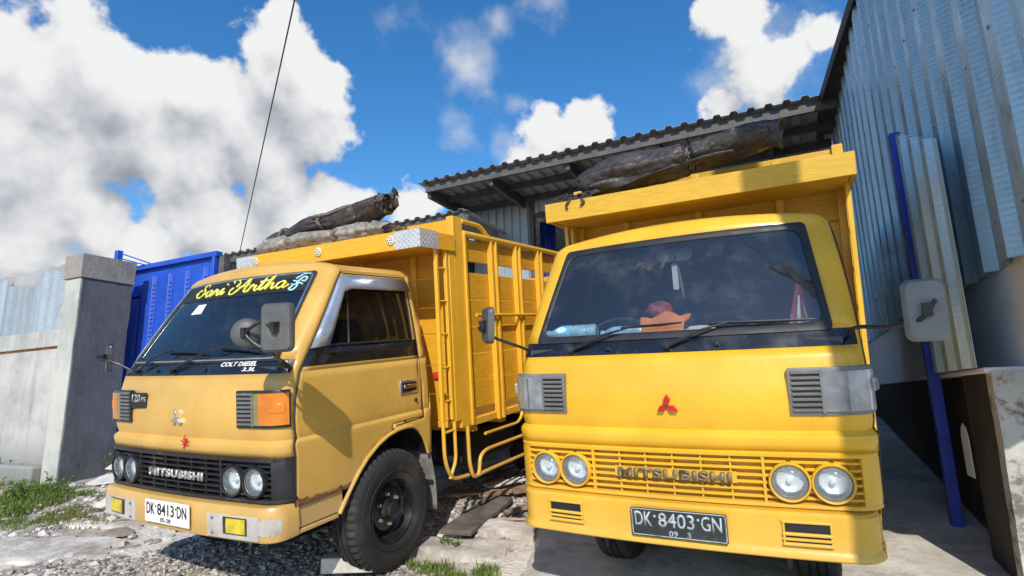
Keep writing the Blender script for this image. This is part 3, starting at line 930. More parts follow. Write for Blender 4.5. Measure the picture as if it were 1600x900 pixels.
while x < -7.62:
    wd = min(.80, -7.575 - x)
    hh = 2.78 + .10 * ((k * 37) % 5 - 2) / 2.0
    s = corr(lambda q, d, h, x=x, k=k: fwb(x + q, 3.775 - d - .004 * (k % 2), h), wd + .03, 2.07, lambda q, hh=hh: hh + .03 * math.sin(q * 7), .20, .034)
    s.build('metal_sheet', 'sheet_fence', fw, smooth=False, solid=.002); x += wd; k += 1
x = -15.6; k = 0
while x < -7.62:
    wd = min(.80, -7.575 - x)
    s = corr(lambda q, d, h, x=x, k=k: fwb(x + q, 3.845 - d, h), wd, 2.09, 2.93 - .008 * (k % 3), .24, .04); s.build('metal_sheet', 'sheet_roof', fw, smooth=False, solid=.002); x += wd; k += 1
tag(fw, 'stained pale concrete boundary wall topped with old corrugated sheets', 'wall')

gt = empty('sliding_gate', Matrix.Translation(B(-7, 4.5, .4)))
O3 = B(-7, 4.5, .4)
def gb(a, b_, d): return B(a, b_, d) - O3
ga, gb_, gzt, gzb = -7.80, -6.075, 2.985, .36
w = MB(); w.prism([(ga, 4.52), (gb_, 4.52), (gb_, 4.535), (ga, 4.535)], gzb, gzt, gb); w.build('gate_panel', 'gate_blue', gt)
# pressed flutes of the panel, each a raised strip between deep grooves
xs_ = [-7.74, -7.50, -7.18, -6.86, -6.53, -6.20]
for a, c in zip(xs_, xs_[1:]):
    top_ = gzt - (.42 if a < -7.6 else .16)
    s = MB(); s.prism([(a + .02, 4.518), (a + .055, 4.475), (c - .075, 4.475), (c - .04, 4.518)], gzb + .06, top_, gb); s.build('gate_flute', 'gate_blue', gt, bev=.004)
    n0 = MB()
    for q in range(40):
        z = gzb + .2 + q * .055
        if z < top_ - .08: n0.prism([(c - .066, 4.473), (c - .046, 4.492), (c - .042, 4.488), (c - .062, 4.469)], z, z + .02, gb)
    stuff(n0.build('pressed_notches', 'gate_blue', gt))
for (a, c, z0, z1) in ((ga - .02, gb_ + .02, gzt - .05, gzt + .012), (ga - .02, gb_ + .02, gzb - .04, gzb + .03)):
    s = MB(); s.prism([(a, 4.46), (c, 4.46), (c, 4.55), (a, 4.55)], z0, z1, gb); s.build('gate_frame', 'gate_blue', gt, bev=.004)
s = MB(); s.prism([(-7.76, 4.468), (-7.50, 4.468), (-7.50, 4.517), (-7.76, 4.517)], gzt - .40, gzt - .37, gb); s.build('gate_frame', 'gate_blue', gt, bev=.003)
for a in (ga, gb_ - .045):
    s = MB(); s.prism([(a, 4.455), (a + .045, 4.455), (a + .045, 4.515), (a, 4.515)], gzb + .031, gzt - .051, gb); s.build('gate_frame', 'gate_blue', gt, bev=.004)
s = MB(); s.prism([(-7.83, 4.30), (-7.76, 4.30), (-7.76, 4.37), (-7.83, 4.37)], .3, 3.20, gb); s.build('gate_post', 'gate_blue', gt, bev=.004)
s = MB(); s.tube([gb(-7.78, 4.34, 3.17), gb(-7.30, 4.47, 2.99)], .009, 6); s.tube([gb(-7.78, 4.34, 3.10), gb(-7.42, 4.45, 2.99)], .009, 6); s.build('gate_brace', 'gate_blue', gt)
s = MB(); s.prism([(gb_ + .03, 4.50), (gb_ + .12, 4.50), (gb_ + .12, 4.58), (gb_ + .03, 4.58)], .3, 2.93, gb); s.build('end_post', 'steel_beam', gt)
tag(gt, 'bright blue pressed steel gate panel behind the concrete pillar', 'gate')

# ------------------------------------------------------------------ utility pole beside the photographer and its cable
zg = gz(1.46, .07)
up_ = empty('utility_pole', Matrix.Translation((1.46, .07, zg)))
s = MB(); s.tube([(0, 0, -.5), (0, 0, 3), (0, 0, 9.0)], [.175, .165, .135], 20); s.build('pole_shaft', 'pole_concrete', up_)
s = MB(); s.bar((-.55, .12, 8.25), (.55, -.10, 8.25), .09, .09); s.build('cross_arm', 'steel_beam', up_)
for q in (-.5, -.17, .17, .5):
    s = MB(); s.lathe([(.0001, 0), (.03, 0), (.045, .03), (.025, .05), (.045, .08), (.025, .11), (.0001, .12)], 12, M=Matrix.Translation((q, .11 - .11 * (q + .5) * 2 * .99, 8.30)) @ Matrix.Rotation(R(-90), 4, 'Y')); s.build('insulator', 'lamp_grey', up_)
tag(up_, 'grey concrete utility pole standing beside the shed at the roadside', 'utility pole')
a = Vector((1.46, .07, 7.98)); e_ = CAM + pix_dir(375, 392) * 17.2
d1 = pix_dir(460, 0)
def cab(t):
    p = a.lerp(e_, t); return p
s = MB(); s.tube([cab(t / 40) for t in range(41)], .011, 6)
o = s.build('overhead_cable', 'plate_ink'); tag(o, 'thin dark overhead cable crossing the clouds down to the lean-to roof', 'cable')
# ------------------------------------------------------------------ the trucks
XF, BOW = .72, .035
Y0T = [(.40, .052), (.895, .052), (.95, .042), (.965, .046), (.985, .070), (1.0, .066), (1.03, .058), (1.1, .056), (1.2, .068), (1.347, .112)]
XST = [(.50, .835), (.62, .842), (.93, .853), (.955, .855), (.965, .853), (.985, .838), (1.0, .842), (1.05, .846), (1.2, .842), (1.347, .832)]
RY = .10
FX = [0, .12, .24, .36, .48, .60, .72]
TH = [15, 30, 45, 60, 75, 90]

def half_plan(y0, xs, rear=None, nf=12, na=8):
    """right half of a front outline: (x, y, nx, ny) from the middle round the corner"""
    out = []
    for i in range(nf + 1):
        x = XF * i / nf
        s = -2 * BOW * x / XF ** 2
        L = math.hypot(1, s)
        out.append((x, y0 + BOW * (x / XF) ** 2, -s / L, -1 / L))
    rx = xs - XF
    for i in range(1, na + 1):
        a = R(90 * i / na)
        nx, ny = math.sin(a) / rx, -math.cos(a) / RY
        L = math.hypot(nx, ny)
        out.append((XF + rx * math.sin(a), y0 + BOW + RY * (1 - math.cos(a)), nx / L, ny / L))
    if rear is not None:
        out.append((xs, rear, 1, 0))
    return out
def full_plan(y0, xs, rear=None, nf=12, na=8):
    h = half_plan(y0, xs, rear, nf, na)
    return [(-x, y, -nx, ny) for x, y, nx, ny in reversed(h[1:])] + h
def sub_plan(y0, xs, s0, s1, n=10, side=1, rear=None):
    """stretch of the outline between arc lengths s0..s1 measured from the middle; side -1 mirrors"""
    h = half_plan(y0, xs, rear, 40, 24)
    ss = [0]
    for a, b in zip(h, h[1:]): ss.append(ss[-1] + math.hypot(b[0] - a[0], b[1] - a[1]))
    out = []
    for i in range(n + 1):
        s = s0 + (s1 - s0) * i / n; sg = -1 if s < 0 else 1; q = abs(s)
        k = 0
        while k < len(ss) - 2 and ss[k + 1] < q: k += 1
        t = max(0, min(1, (q - ss[k]) / (ss[k + 1] - ss[k])))
        p = [lerp(h[k][c], h[k + 1][c], t) for c in range(4)]
        out.append((p[0] * sg, p[1], p[2] * sg, p[3]))
    if side < 0:
        out = [(-x, y, -nx, ny) for x, y, nx, ny in reversed(out)]
    return out

ROWS = [0, .04, .12, .234, .4, .6, .8, .925, 1]
SYB = [.33, .50, .64, .95, 1.26, 1.315, 1.41]
SYT = [.665, .73, .80, .97, 1.235, 1.262, 1.31]
def gh_cols():
    """greenhouse columns: (bottom point, top point) from the middle to the rear corner"""
    y0, xs = interp(Y0T, 1.347), interp(XST, 1.347)
    cols = []
    for x in FX:
        k = x / XF
        cols.append((Vector((x, y0 + BOW * k * k, 1.347)), Vector((x * .64 / .72, .505 + .075 * k * k, 2.0 - .03 * k * k))))
    for a in TH:
        s, c = math.sin(R(a)), math.cos(R(a))
        cols.append((Vector((XF + (xs - XF) * s, y0 + BOW + RY * (1 - c), 1.347)), Vector((.64 + .13 * s, .58 + .06 * (1 - c), 1.97 - .025 * a / 90))))
    for yb, yt in zip(SYB, SYT):
        cols.append((Vector((xs, yb, 1.347)), Vector((.77, yt, 1.945))))
    return cols
COLS = gh_cols()
def gh_pt(j, t):
    b, tp = COLS[j]
    p = b.lerp(tp, t)
    g = 4 * t * (1 - t)
    if j <= 6: p.y -= .014 * g
    elif j < 12: p.x += .006 * g; p.y -= .010 * g
    else: p.x += .010 * g
    return p
def ws_pt(x, z, off=0.0):
    """point on the windscreen at lateral x and height z, off metres in front of it"""
    t = (z - 1.347) / (2.0 - .03 * (x / .66) ** 2 - 1.347)
    k = abs(x) / lerp(.72, .64, t)
    y = lerp(interp(Y0T, 1.347) + BOW * k * k, .505 + .075 * k * k, t) - .014 * 4 * t * (1 - t)
    return Vector((x, y - off * .87, z + off * .5))
ARCH = [(.60, .62), (.657, .687), (.74, .765), (.836, .826), (.93, .866), (1.028, .887), (1.12, .892), (1.198, .884), (1.25, .852), (1.30, .80), (1.335, .74), (1.36, .668)]
def zlow(y):
    if y < .60: return .62
    if y > 1.36: return .66
    return interp(ARCH, y)
LZ = [.62, .66, .70, .75, .80, .85, .895, .93, .95, .965, .985, 1.0, 1.03, 1.1, 1.2, 1.3, 1.347]
M_FRONT = Matrix(((0, 1, 0, 0), (-1, 0, 0, 0), (0, 0, 1, 0), (0, 0, 0, 1)))      # lathe axis +x turned to face -y

def catmull(pts, n=6):
    pts = [Vector((p[0], p[1], 0)) for p in pts]; out = []
    P = [pts[0]] + pts + [pts[-1]]
    for i in range(1, len(P) - 2):
        for j in range(n):
            t = j / n
            a, b, c, d = P[i - 1], P[i], P[i + 1], P[i + 2]
            out.append(.5 * ((2 * b) + (c - a) * t + (2 * a - 5 * b + 4 * c - d) * t * t + (3 * b - a - 3 * c + d) * t ** 3))
    out.append(pts[-1]); return out

def tyre_mesh():
    mb = MB(); n = 96
    prof = [(.205, -.085), (.23, -.098), (.29, -.108), (.335, -.106), (.362, -.098), (.378, -.086), (.385, -.070), (.386, -.046), (.374, -.043), (.374, -.035), (.387, -.032),
            (.387, -.006), (.375, -.004)]
    prof = prof + [(r, -h) for r, h in reversed(prof)]
    vs = []
    for r, h in prof:
        for j in range(n):
            a = 2 * math.pi * j / n
            q = r
            if r > .36 and abs(h) > .045 and j % 2: q = r - .013
            if r > .37 and abs(h) <= .045 and (j % 4 == 0): q = r - .004
            vs.append((h, q * math.cos(a), q * math.sin(a)))
    fs = [(i * n + j, i * n + (j + 1) % n, (i + 1) * n + (j + 1) % n, (i + 1) * n + j) for i in range(len(prof) - 1) for j in range(n)]
    mb.add(vs, fs)
    # raised rings on the sidewall
    for h, r in ((.1075, .31), (.1065, .25)):
        mb.tube([(h, r * math.cos(2 * math.pi * k / 48), r * math.sin(2 * math.pi * k / 48)) for k in range(48)], .0025, 4, closed=True)
    return mb.mesh('tyre', 'rubber', ang=28)
def rim_mesh():
    mb = MB()
    mb.lathe([(.21, -.085), (.213, .080), (.206, .092), (.198, .088), (.190, .06), (.186, .012), (.172, -.004), (.150, .006), (.135, .030), (.118, .034), (.070, .034), (.068, .050), (.058, .056), (.056, .088), (.044, .096), (0.0001, .097)], 40)
    return mb.mesh('rim', 'rim_black', ang=25)
def nut_mesh():
    mb = MB()
    mb.lathe([(.014, 0), (.014, .004), (.0115, .005), (.0115, .022), (.007, .026), (.0001, .027)], 6)
    return mb.mesh('wheel_nut', 'lamp_grey', ang=20)
def hole_mesh():
    mb = MB(); mb.lathe([(.019, -.004), (.019, .001), (.0001, .001)], 14)
    return mb.mesh('hand_hole', 'plate_ink', ang=20)
SHARED = {}
def wheel(parent, x, y, side, z=.385, full=True):
    w = empty('wheel', parent=parent); w.location = (x, y, z)
    if side < 0: w.rotation_euler = (0, 0, math.pi)
    w.rotation_euler.x = .4
    if not SHARED:
        SHARED.update(t=tyre_mesh(), r=rim_mesh(), n=nut_mesh(), h=hole_mesh())
    obj('tyre', SHARED['t'], w); obj('rim', SHARED['r'], w)
    if full:
        for k in range(6):
            a = R(60 * k + 10)
            obj('wheel_nut', SHARED['n'], w, Matrix.Translation((.034, .096 * math.cos(a), .096 * math.sin(a))))
            a += R(30)
            h = obj('hand_hole', SHARED['h'], w, Matrix.Translation((.0, .16 * math.cos(a), .16 * math.sin(a))))
    return w

def make_truck(P):
    root = empty('cargo_truck', P['M'])
    PT = P['paint']
    # ---- cab shell
    body = MB()
    doors = {1: MB(), -1: MB()}
    cowl = MB(); shield = MB(); wins = {1: MB(), -1: MB()}
    for sd in (1, -1):
        def quad(mb, a, b, c, d, mi=0):
            pts = [(p.x * sd, p.y, p.z) for p in (a, b, c, d)]
            mb.add(pts, [(0, 1, 2, 3)] if sd > 0 else [(3, 2, 1, 0)], mi)
        # lower front and corner
        fz = [z for z in LZ if z >= .895]
        def fp(j, z):
            y0, xs = interp(Y0T, z), interp(XST, z)
            if j < len(FX):
                return Vector((FX[j], y0 + BOW * (FX[j] / XF) ** 2, z))
            a = R(TH[j - len(FX)])
            return Vector((XF + (xs - XF) * math.sin(a), y0 + BOW + RY * (1 - math.cos(a)), z))
        for z0, z1 in zip(fz, fz[1:]):
            for j in range(len(FX) + len(TH) - 1):
                quad(body, fp(j, z0), fp(j + 1, z0), fp(j + 1, z1), fp(j, z1))
        # lower side
        NC = 44
        def sp_(i, z):
            ys = interp(Y0T, z) + BOW + RY
            y = ys + (1.41 - ys) * i / NC
            zz = max(z, zlow(y))
            return Vector((interp(XST, zz), y, zz))
        for z0, z1 in zip(LZ, LZ[1:]):
            for i in range(NC):
                a, b, c, d = sp_(i, z0), sp_(i + 1, z0), sp_(i + 1, z1), sp_(i, z1)
                if (d - a).length < 1e-5 and (c - b).length < 1e-5: continue
                cy, cz = (a.y + b.y + c.y + d.y) / 4, (a.z + b.z + c.z + d.z) / 4
                isdoor = cy < 1.315 and (cy < 1.0 or cz > .92)
                quad(doors[sd] if isdoor else body, a, b, c, d)
        # greenhouse
        nc = len(COLS)
        for r0, r1 in zip(ROWS, ROWS[1:]):
            for j in range(nc - 1):
                a, b, c, d = gh_pt(j, r0), gh_pt(j + 1, r0), gh_pt(j + 1, r1), gh_pt(j, r1)
                if j < 6 and .12 <= r0 < .92: quad(shield, a, b, c, d)
                elif j < 10 and r0 < .12: quad(cowl, a, b, c, d)
                elif 13 <= j < 17 and .234 <= r0 < .92: quad(wins[sd], a, b, c, d)
                elif 12 <= j < 18: quad(doors[sd], a, b, c, d, 1 if (.04 <= r0 < .2 and P['band']) else 0)
                else: quad(body, a, b, c, d)
        # roof
        ctr = Vector((0, .95, 2.078))
        def ring(j, k):
            p = gh_pt(j, 1.0)
            if k == 0: return p
            d = Vector((ctr.x - p.x, (ctr.y - p.y), 0)); d.normalize()
            q = p + d * (.012, .045, .12)[k - 1]; q.z += (.022, .045, .062)[k - 1]
            if j == 0: q.x = 0
            return q
        for k in range(3):
            for j in range(nc - 1):
                quad(body, ring(j, k), ring(j + 1, k), ring(j + 1, k + 1), ring(j, k + 1))
        for j in range(nc - 1):
            a, b = ring(j, 3), ring(j + 1, 3)
            body.add([(p.x * sd, p.y, p.z) for p in (a, b, ctr)], [(0, 1, 2)] if sd > 0 else [(2, 1, 0)])
        rr = ring(nc - 1, 3)
        body.add([(rr.x * sd, rr.y, rr.z), (0, rr.y, rr.z), (0, ctr.y, ctr.z)], [(0, 1, 2)] if sd > 0 else [(2, 1, 0)])
        # cab back wall
        back = [Vector((interp(XST, z), 1.41, z)) for z in (.66, .95, 1.347)] + [gh_pt(nc - 1, t) for t in (.4, 1.0)] + [rr]
        for a, b in zip(back, back[1:]):
            quad(body, a, Vector((0, a.y, a.z)), Vector((0, b.y, b.z)), b)
    cb = body.build('cab_body', [PT, 'lining'], root, ang=30, merge=True, fixn=False)
    md = cb.modifiers.new('solid', 'SOLIDIFY'); md.thickness = .014; md.offset = -1; md.material_offset = 1; md.material_offset_rim = 0
    cowl.build('cowl_panel', P['cowl'], root, merge=True, fixn=False)
    # wheel arch lips, sills, wells
    for sd in (1, -1):
        lip = MB()
        pts = [(.505, .49), (.55, .555)] + ARCH
        lip.tube([(sd * (interp(XST, max(z, .5)) + .004), y, z) for y, z in pts], .013, 8)
        lip.build('arch_lip', PT, root)
        sl = MB()
        sl.bb(sd * .79, sd * .833, .19, .54, .50, .625)
        sl.bb(sd * .70, sd * .84, .185, .50, .47, .495)
        sl.build('sill', P['sill'], root, bev=.006)
        well = MB()
        wp = [(y - .0, z + .012) for y, z in ARCH]
        well.prism([(.54, .45)] + wp + [(1.40, .66), (1.40, .97), (.45, .97)], sd * .44, sd * .825, lambda a, b, d: (d, a, b))
        # hollow well: only an inner liner
        lin = MB()
        lin.grid(lambda u, v: (sd * lerp(.46, .828, v), interp([(i / (len(wp) - 1), p[0]) for i, p in enumerate(wp)], u), interp([(i / (len(wp) - 1), p[1]) for i, p in enumerate(wp)], u)), 20, 2)
        lin.bb(sd * .44, sd * .46, .3, 1.42, .30, .98)
        lin.build('wheel_well', 'black_plastic', root)
    fl = MB(); fl.bb(-.80, .80, .14, 1.395, .93, .96); fl.bb(-.79, .79, .16, .19, .5, 1.30); fl.build('cab_floor', 'lining', root)
    # ---- doors with seams, window, handle
    for sd in (1, -1):
        d = doors[sd].build('door', [PT, 'black_gloss'], root, ang=30, merge=True, fixn=False)
        md = d.modifiers.new('solid', 'SOLIDIFY'); md.thickness = .012; md.offset = -1
        seam = MB()
        def on(y, z, e=.0): return (sd * (interp(XST, z) + e), y, z)
        ys0 = lambda z: interp(Y0T, z) + BOW + RY
        seam.tube([on(ys0(z), z) for z in LZ], .005, 5)
        seam.tube([on(ys0(.62), .621)] + [on(.3, .621), on(.59, .625)], .003, 5)
        top = [gh_pt(18 if False else 17 + 1 - 1, t) for t in (0,)]
        seam.tube([on(1.315, .93), on(1.315, 1.1), on(1.315, 1.347)] + [(p.x * sd + sd * .001, p.y, p.z) for p in [gh_pt(18, t) for t in (.2, .4, .6, .8, .97)]], .0035, 5)
        seam.tube([on(1.315, .93), on(1.15, .922), on(1.02, .918)], .003, 5)
        seam.tube([(p.x * sd + sd * .001, p.y, p.z) for p in [gh_pt(12, t) for t in ROWS]] + [(p.x * sd, p.y, p.z) for p in [gh_pt(j, .985) for j in range(13, 19)]], .0035, 5)
        seam.build('seam', 'gasket', d)
        g = wins[sd].build('window', P['door_glass'], d, merge=True, fixn=False)
        wg = MB()
        loop = [gh_pt(j, .234) for j in range(13, 18)] + [gh_pt(17, t) for t in (.4, .6, .8, .925)] + [gh_pt(j, .925) for j in range(16, 12, -1)] + [gh_pt(13, t) for t in (.8, .6, .4)]
        wg.tube([(p.x * sd, p.y, p.z) for p in loop], .008, 6, closed=True)
        q0, q1 = gh_pt(15, .234), gh_pt(15, .925)
        wg.tube([(q.x * sd, q.y, q.z) for q in (Vector((q0.x, .64, q0.z)), Vector((q1.x, .68, q1.z)))], .008, 6)
        wg.build('window_channel', 'gasket', d)
        h = MB()
        h.prism(rrect(1.08, 1.268, 1.112, 1.208, .012, 3), sd * .838, sd * .853, lambda a, b, q: (q, a, b))
        h.build('handle_plate', 'bright_trim' if P['band'] else PT, d, bev=.003)
        h = MB()
        h.prism(rrect(1.10, 1.252, 1.128, 1.192, .012, 3), sd * .848, sd * .855, lambda a, b, q: (q, a, b))
        h.build('handle_recess', 'plate_ink', d)
        h = MB(); h.bb(sd * .852, sd * .866, 1.11, 1.245, 1.152, 1.178); h.build('handle', 'chrome', d, bev=.005)
        h = MB(); h.lathe([(.012, .842), (.012, .856), (.0001, .857)], 14, M=Matrix.Translation((0, 1.245, 1.06)) if sd > 0 else Matrix.Translation((0, 1.245, 1.06)) @ Matrix.Rotation(math.pi, 4, 'Z'))
        h.build('lock', 'dark_steel', d)
        if P['rain_visor']:
            rv = MB()
            def rvp(u, v):
                # along the A pillar and then the top of the window, v across the strip
                if u < .5:
                    k = u / .5; a, b = gh_pt(12, lerp(.20, .97, k)), gh_pt(13, lerp(.22, .95, k)); b = b.lerp(gh_pt(14, lerp(.22, .95, k)), .22)
                    p = a.lerp(b, v)
                else:
                    k = (u - .5) / .5
                    jj = lerp(12.35, 17.6, k); j = int(jj); f = jj - j
                    a = gh_pt(j, .965).lerp(gh_pt(j + 1, .965), f); b = gh_pt(j, .80).lerp(gh_pt(j + 1, .80), f)
                    p = a.lerp(b, v)
                return (sd * (p.x + .012 + .022 * v), p.y, p.z)
            # two straight runs joined by a mitre
            def run(u0, u1, v): return rvp(u0, v)
            A = [gh_pt(12, t) for t in (.21, .4, .6, .8, .93)]
            Bq = [gh_pt(13, t).lerp(gh_pt(14, t), .30) for t in (.235, .38, .53, .66, .78)]
            T = [gh_pt(j, .97) for j in (13, 14, 15, 16, 17)] ; Tb = [gh_pt(j, .815) for j in (14, 15, 16, 17)]
            Tb = [Bq[-1].lerp(Tb[0], .5)] + Tb
            T[-1] = gh_pt(17, .97).lerp(gh_pt(18, .97), .8); Tb[-1] = gh_pt(17, .815).lerp(gh_pt(18, .815), .8)
            o1 = A + T; o2 = Bq + Tb
            vs = []
            for a, b in zip(o1, o2):
                for v in (0, .35, .7, 1):
                    p = a.lerp(b, v); vs.append((sd * (p.x + .006 + .030 * v ** .7), p.y, p.z))
            fs = [(i * 4 + k, (i + 1) * 4 + k, (i + 1) * 4 + k + 1, i * 4 + k + 1) for i in range(len(o1) - 1) for k in range(3)]
            rv.add(vs, fs)
            rv.build('rain_visor', 'silver_visor', d, ang=50, solid=.004)
    # ---- windscreen
    sh = shield.build('windshield', P['ws_glass'], root, merge=True, fixn=False)
    def edge(e, zlo, zhi, r):
        """rounded loop e inside the glass edge"""
        out = []
        for (a, b) in rrect(-1, 1, zlo, zhi, r, 6):
            x0 = lerp(.715, .648, (b - 1.425) / .53) - e
            # corners are round in real space
            out.append((a, b, x0))
        return out
    gk = MB()
    zl, zh = 1.424, 1.948
    def loop_pts(e, r, off, n=7):
        pts = []
        w0, w1 = .722 - e, .648 - e
        c = [(w0, zl + e), (w1, zh - e), (-w1, zh - e), (-w0, zl + e)]
        P3 = []
        for i in range(4):
            a, b_, d_ = Vector((*c[i - 1], 0)), Vector((*c[i], 0)), Vector((*c[(i + 1) % 4], 0))
            u, w = (a - b_).normalized(), (d_ - b_).normalized()
            for k in range(n + 1):
                t = k / n
                q = (b_ + u * r) * (1 - t) ** 2 + b_ * 2 * t * (1 - t) + (b_ + w * r) * t * t
                P3.append(q)
            # points along the straight
            nx_ = c[(i + 1) % 4]
            s, e_ = b_ + w * r, Vector((*nx_, 0)) - w * r
            for k in range(1, 8):
                P3.append(s.lerp(e_, k / 8))
        return [ws_pt(q.x, q.y, off) for q in P3]
    outer, inner, inner2 = loop_pts(-.010, .03, .006), loop_pts(.016, .055, .012), loop_pts(.026, .06, .003)
    k = len(outer)
    gk.add(outer + inner + inner2, [(i, (i + 1) % k, k + (i + 1) % k, k + i) for i in range(k)] + [(k + i, k + (i + 1) % k, 2 * k + (i + 1) % k, 2 * k + i) for i in range(k)])
    gk.build('gasket', 'gasket', sh, ang=60)
    if P['chrome_ws']:
        tr = MB(); tr.tube(loop_pts(.004, .045, .012), .0055, 6, closed=True); tr.build('chrome_strip', 'bright_trim', sh)
    # ---- interior
    it = MB()
    it.sweep(full_plan(.20, .79, .30), [(0, 1.20), (0, 1.40), (-.10, 1.412), (-.24, 1.40), (-.26, 1.20)], 0)
    it.bb(-.76, .76, .16, .40, 1.16, 1.385)
    it.build('dashboard', 'dash_plastic', root, bev=.0)
    for cx, w in ((.40, .46), (-.16, .30), (-.52, .36)):
        s = MB(); s.bb(cx - w / 2, cx + w / 2, .78, 1.22, .98, 1.12)
        s.build('seat_cushion', 'seat_fabric', root, bev=.04, seg=3)
        s = MB(); s.bb(cx - w / 2, cx + w / 2, 1.20, 1.31, 1.05, 1.62); s.build('seat_back', 'seat_fabric', root, bev=.04, seg=3)
    stw = MB()
    sxw = -.38
    sq = Matrix.Translation((sxw, .52, 1.40)) @ Matrix.Rotation(R(38), 4, 'X')
    stw.tube([(.2 * math.cos(2 * math.pi * k / 28), .2 * math.sin(2 * math.pi * k / 28), 0) for k in range(28)], .013, 8, closed=True, M=sq)
    for a in (90, 210, 330):
        stw.tube([(0, 0, -.02), (.2 * math.cos(R(a)), .2 * math.sin(R(a)), 0)], .012, 6, M=sq)
    stw.tube([(0, 0, 0), (0, -.03, -.36)], .03, 10, M=sq)
    stw.build('steering_wheel', 'black_plastic', root)
    mi_ = MB()
    mi_.prism(rrect(-.12, .08, 1.835, 1.905, .03, 4), .60, .62, lambda a, b, d: (a, d - .05 * (b - 1.87), b)); mi_.tube([(-.01, .56, 1.96), (-.01, .60, 1.90)], .006, 6)
    mi_.build('cabin_mirror', P['cab_mirror'], root)
    # ---- grille
    gy = .052
    gr = MB()
    GM = P['grille']
    gr.sweep(full_plan(gy, .835, .20), [(-.05, .655), (-.028, .655), (-.028, .893), (-.05, .893)], 1)
    fr = [(.0, .874), (.012, .876), (.014, .890), (.004, .897), (-.03, .897), (-.03, .874)]
    gr.sweep(full_plan(gy, .835, .20), fr)
    gr.sweep(full_plan(gy, .835, .20), [(-.03, .654), (.004, .654), (.014, .662), (.012, .676), (0, .679), (-.03, .679)])
    for sd in (1, -1):
        e = sub_plan(gy, .835, .775, .895, 8, sd, .20)
        gr.sweep(e, [(-.03, .672), (.010, .672), (.013, .69), (.013, .862), (.010, .88), (-.03, .88)])
        gr.sweep(sub_plan(gy, .835, .392, .404, 1, sd), [(-.03, .67), (.010, .67), (.010, .884), (-.03, .884)])
    gro = gr.build('grille', [GM, P['grille_back']], root, ang=40)
    nsl = 6
    for k in range(nsl):
        z = .700 + k * .0305
        for (s0, s1, nn) in ((-.392, .392, 12), (.404, .780, 10), (-.780, -.404, 10)):
            if abs(s0) > .3 and s0 * s1 > 0:
                # the slat stops at the lamp bezels
                sg = 1 if s0 > 0 else -1
                hid = sorted((hx - math.sqrt(max(0, .083 ** 2 - (z - .77) ** 2)), hx + math.sqrt(max(0, .083 ** 2 - (z - .77) ** 2))) for hx in (.500, .667))
                cuts = [(.404, hid[0][0]), (hid[0][1], hid[1][0]), (hid[1][1], .780)]
            else:
                cuts = [(s0, s1)]; sg = 1
            for c0_, c1_ in cuts:
              if c1_ - c0_ < .004: continue
              s = MB()
              s.sweep(sub_plan(gy, .835, c0_, c1_, nn if len(cuts) == 1 else 3, sg), [(-.028, z - .004), (.002, z - .007), (.008, z - .003), (.008, z + .003), (.002, z + .007), (-.028, z + .004)])
              s.build('slat', GM, gro, ang=40)
    for x in (-.26, -.13, 0, .13, .26):
        y = gy + BOW * (x / XF) ** 2
        vb = MB(); vb.bb(x - .004, x + .004, y - .001, y + .03, .68, .875)
        vb.build('grille_bar', GM, gro)
    yl = gy - .015
    bl = MB(); bl.sweep(sub_plan(gy, .835, -.285, .285, 10), [(.002, .752), (.010, .754), (.010, .802), (.002, .804)]); bl.build('letter_plate', P['letter_plate'], gro)
    text_obj('lettering', 'MITSUBISHI', P['letters'], gro, .53, .048, (0, yl + .002, .778), (1, 0, 0), (0, 0, 1), .010, bold=.045, space=1.12)
    # ---- headlights
    for sd in (1, -1):
        for hx in (.500, .667):
            hy = gy + BOW * (hx / XF) ** 2 - .018
            Mh = Matrix.Translation((sd * hx, hy, .770)) @ Matrix.Rotation(sd * R(4), 4, 'Z') @ M_FRONT
            h = MB()
            h.lathe([(.084, -.03), (.086, .004), (.081, .012), (.076, .010), (.073, -.004), (.073, -.03)], 40, M=Mh, closed=False)
            ho = h.build('headlight', GM, root, ang=40)
            h = MB(); h.lathe([(.074, -.004), (.072, .001), (.069, -.002), (.069, -.01)], 36, M=Mh, closed=False); h.build('headlight_ring', 'lamp_grey', ho)
            h = MB(); h.lathe([(.069, -.008), (.064, -.020), (.05, -.030), (.03, -.037), (.012, -.040), (.012, -.020), (.0001, -.017)], 36, M=Mh, closed=False); h.build('reflector', 'reflector', ho)
            h = MB(); h.lathe([(.0695, -.006), (.062, .006), (.045, .016), (.022, .021), (.0001, .022)], 36, M=Mh, closed=False); h.build('lens', 'lamp_lens', ho)
    # ---- bumper
    bp = MB()
    by = .0
    if P['lip']:
        prof = [(-.05, .462), (.010, .462), (.015, .468), (.013, .484), (.005, .494), (.0, .505), (.004, .60), (.002, .640), (-.010, .652), (-.05, .654)]
    else:
        prof = [(-.05, .462), (-.012, .462), (.002, .470), (.008, .49), (.010, .56), (.006, .628), (-.006, .646), (-.02, .650), (-.05, .650)]
    bp.sweep(full_plan(by, .822 if P['lip'] else .838, .205, 14, 10), prof)
    bpo = bp.build('bumper', P['bumper'], root, ang=40)
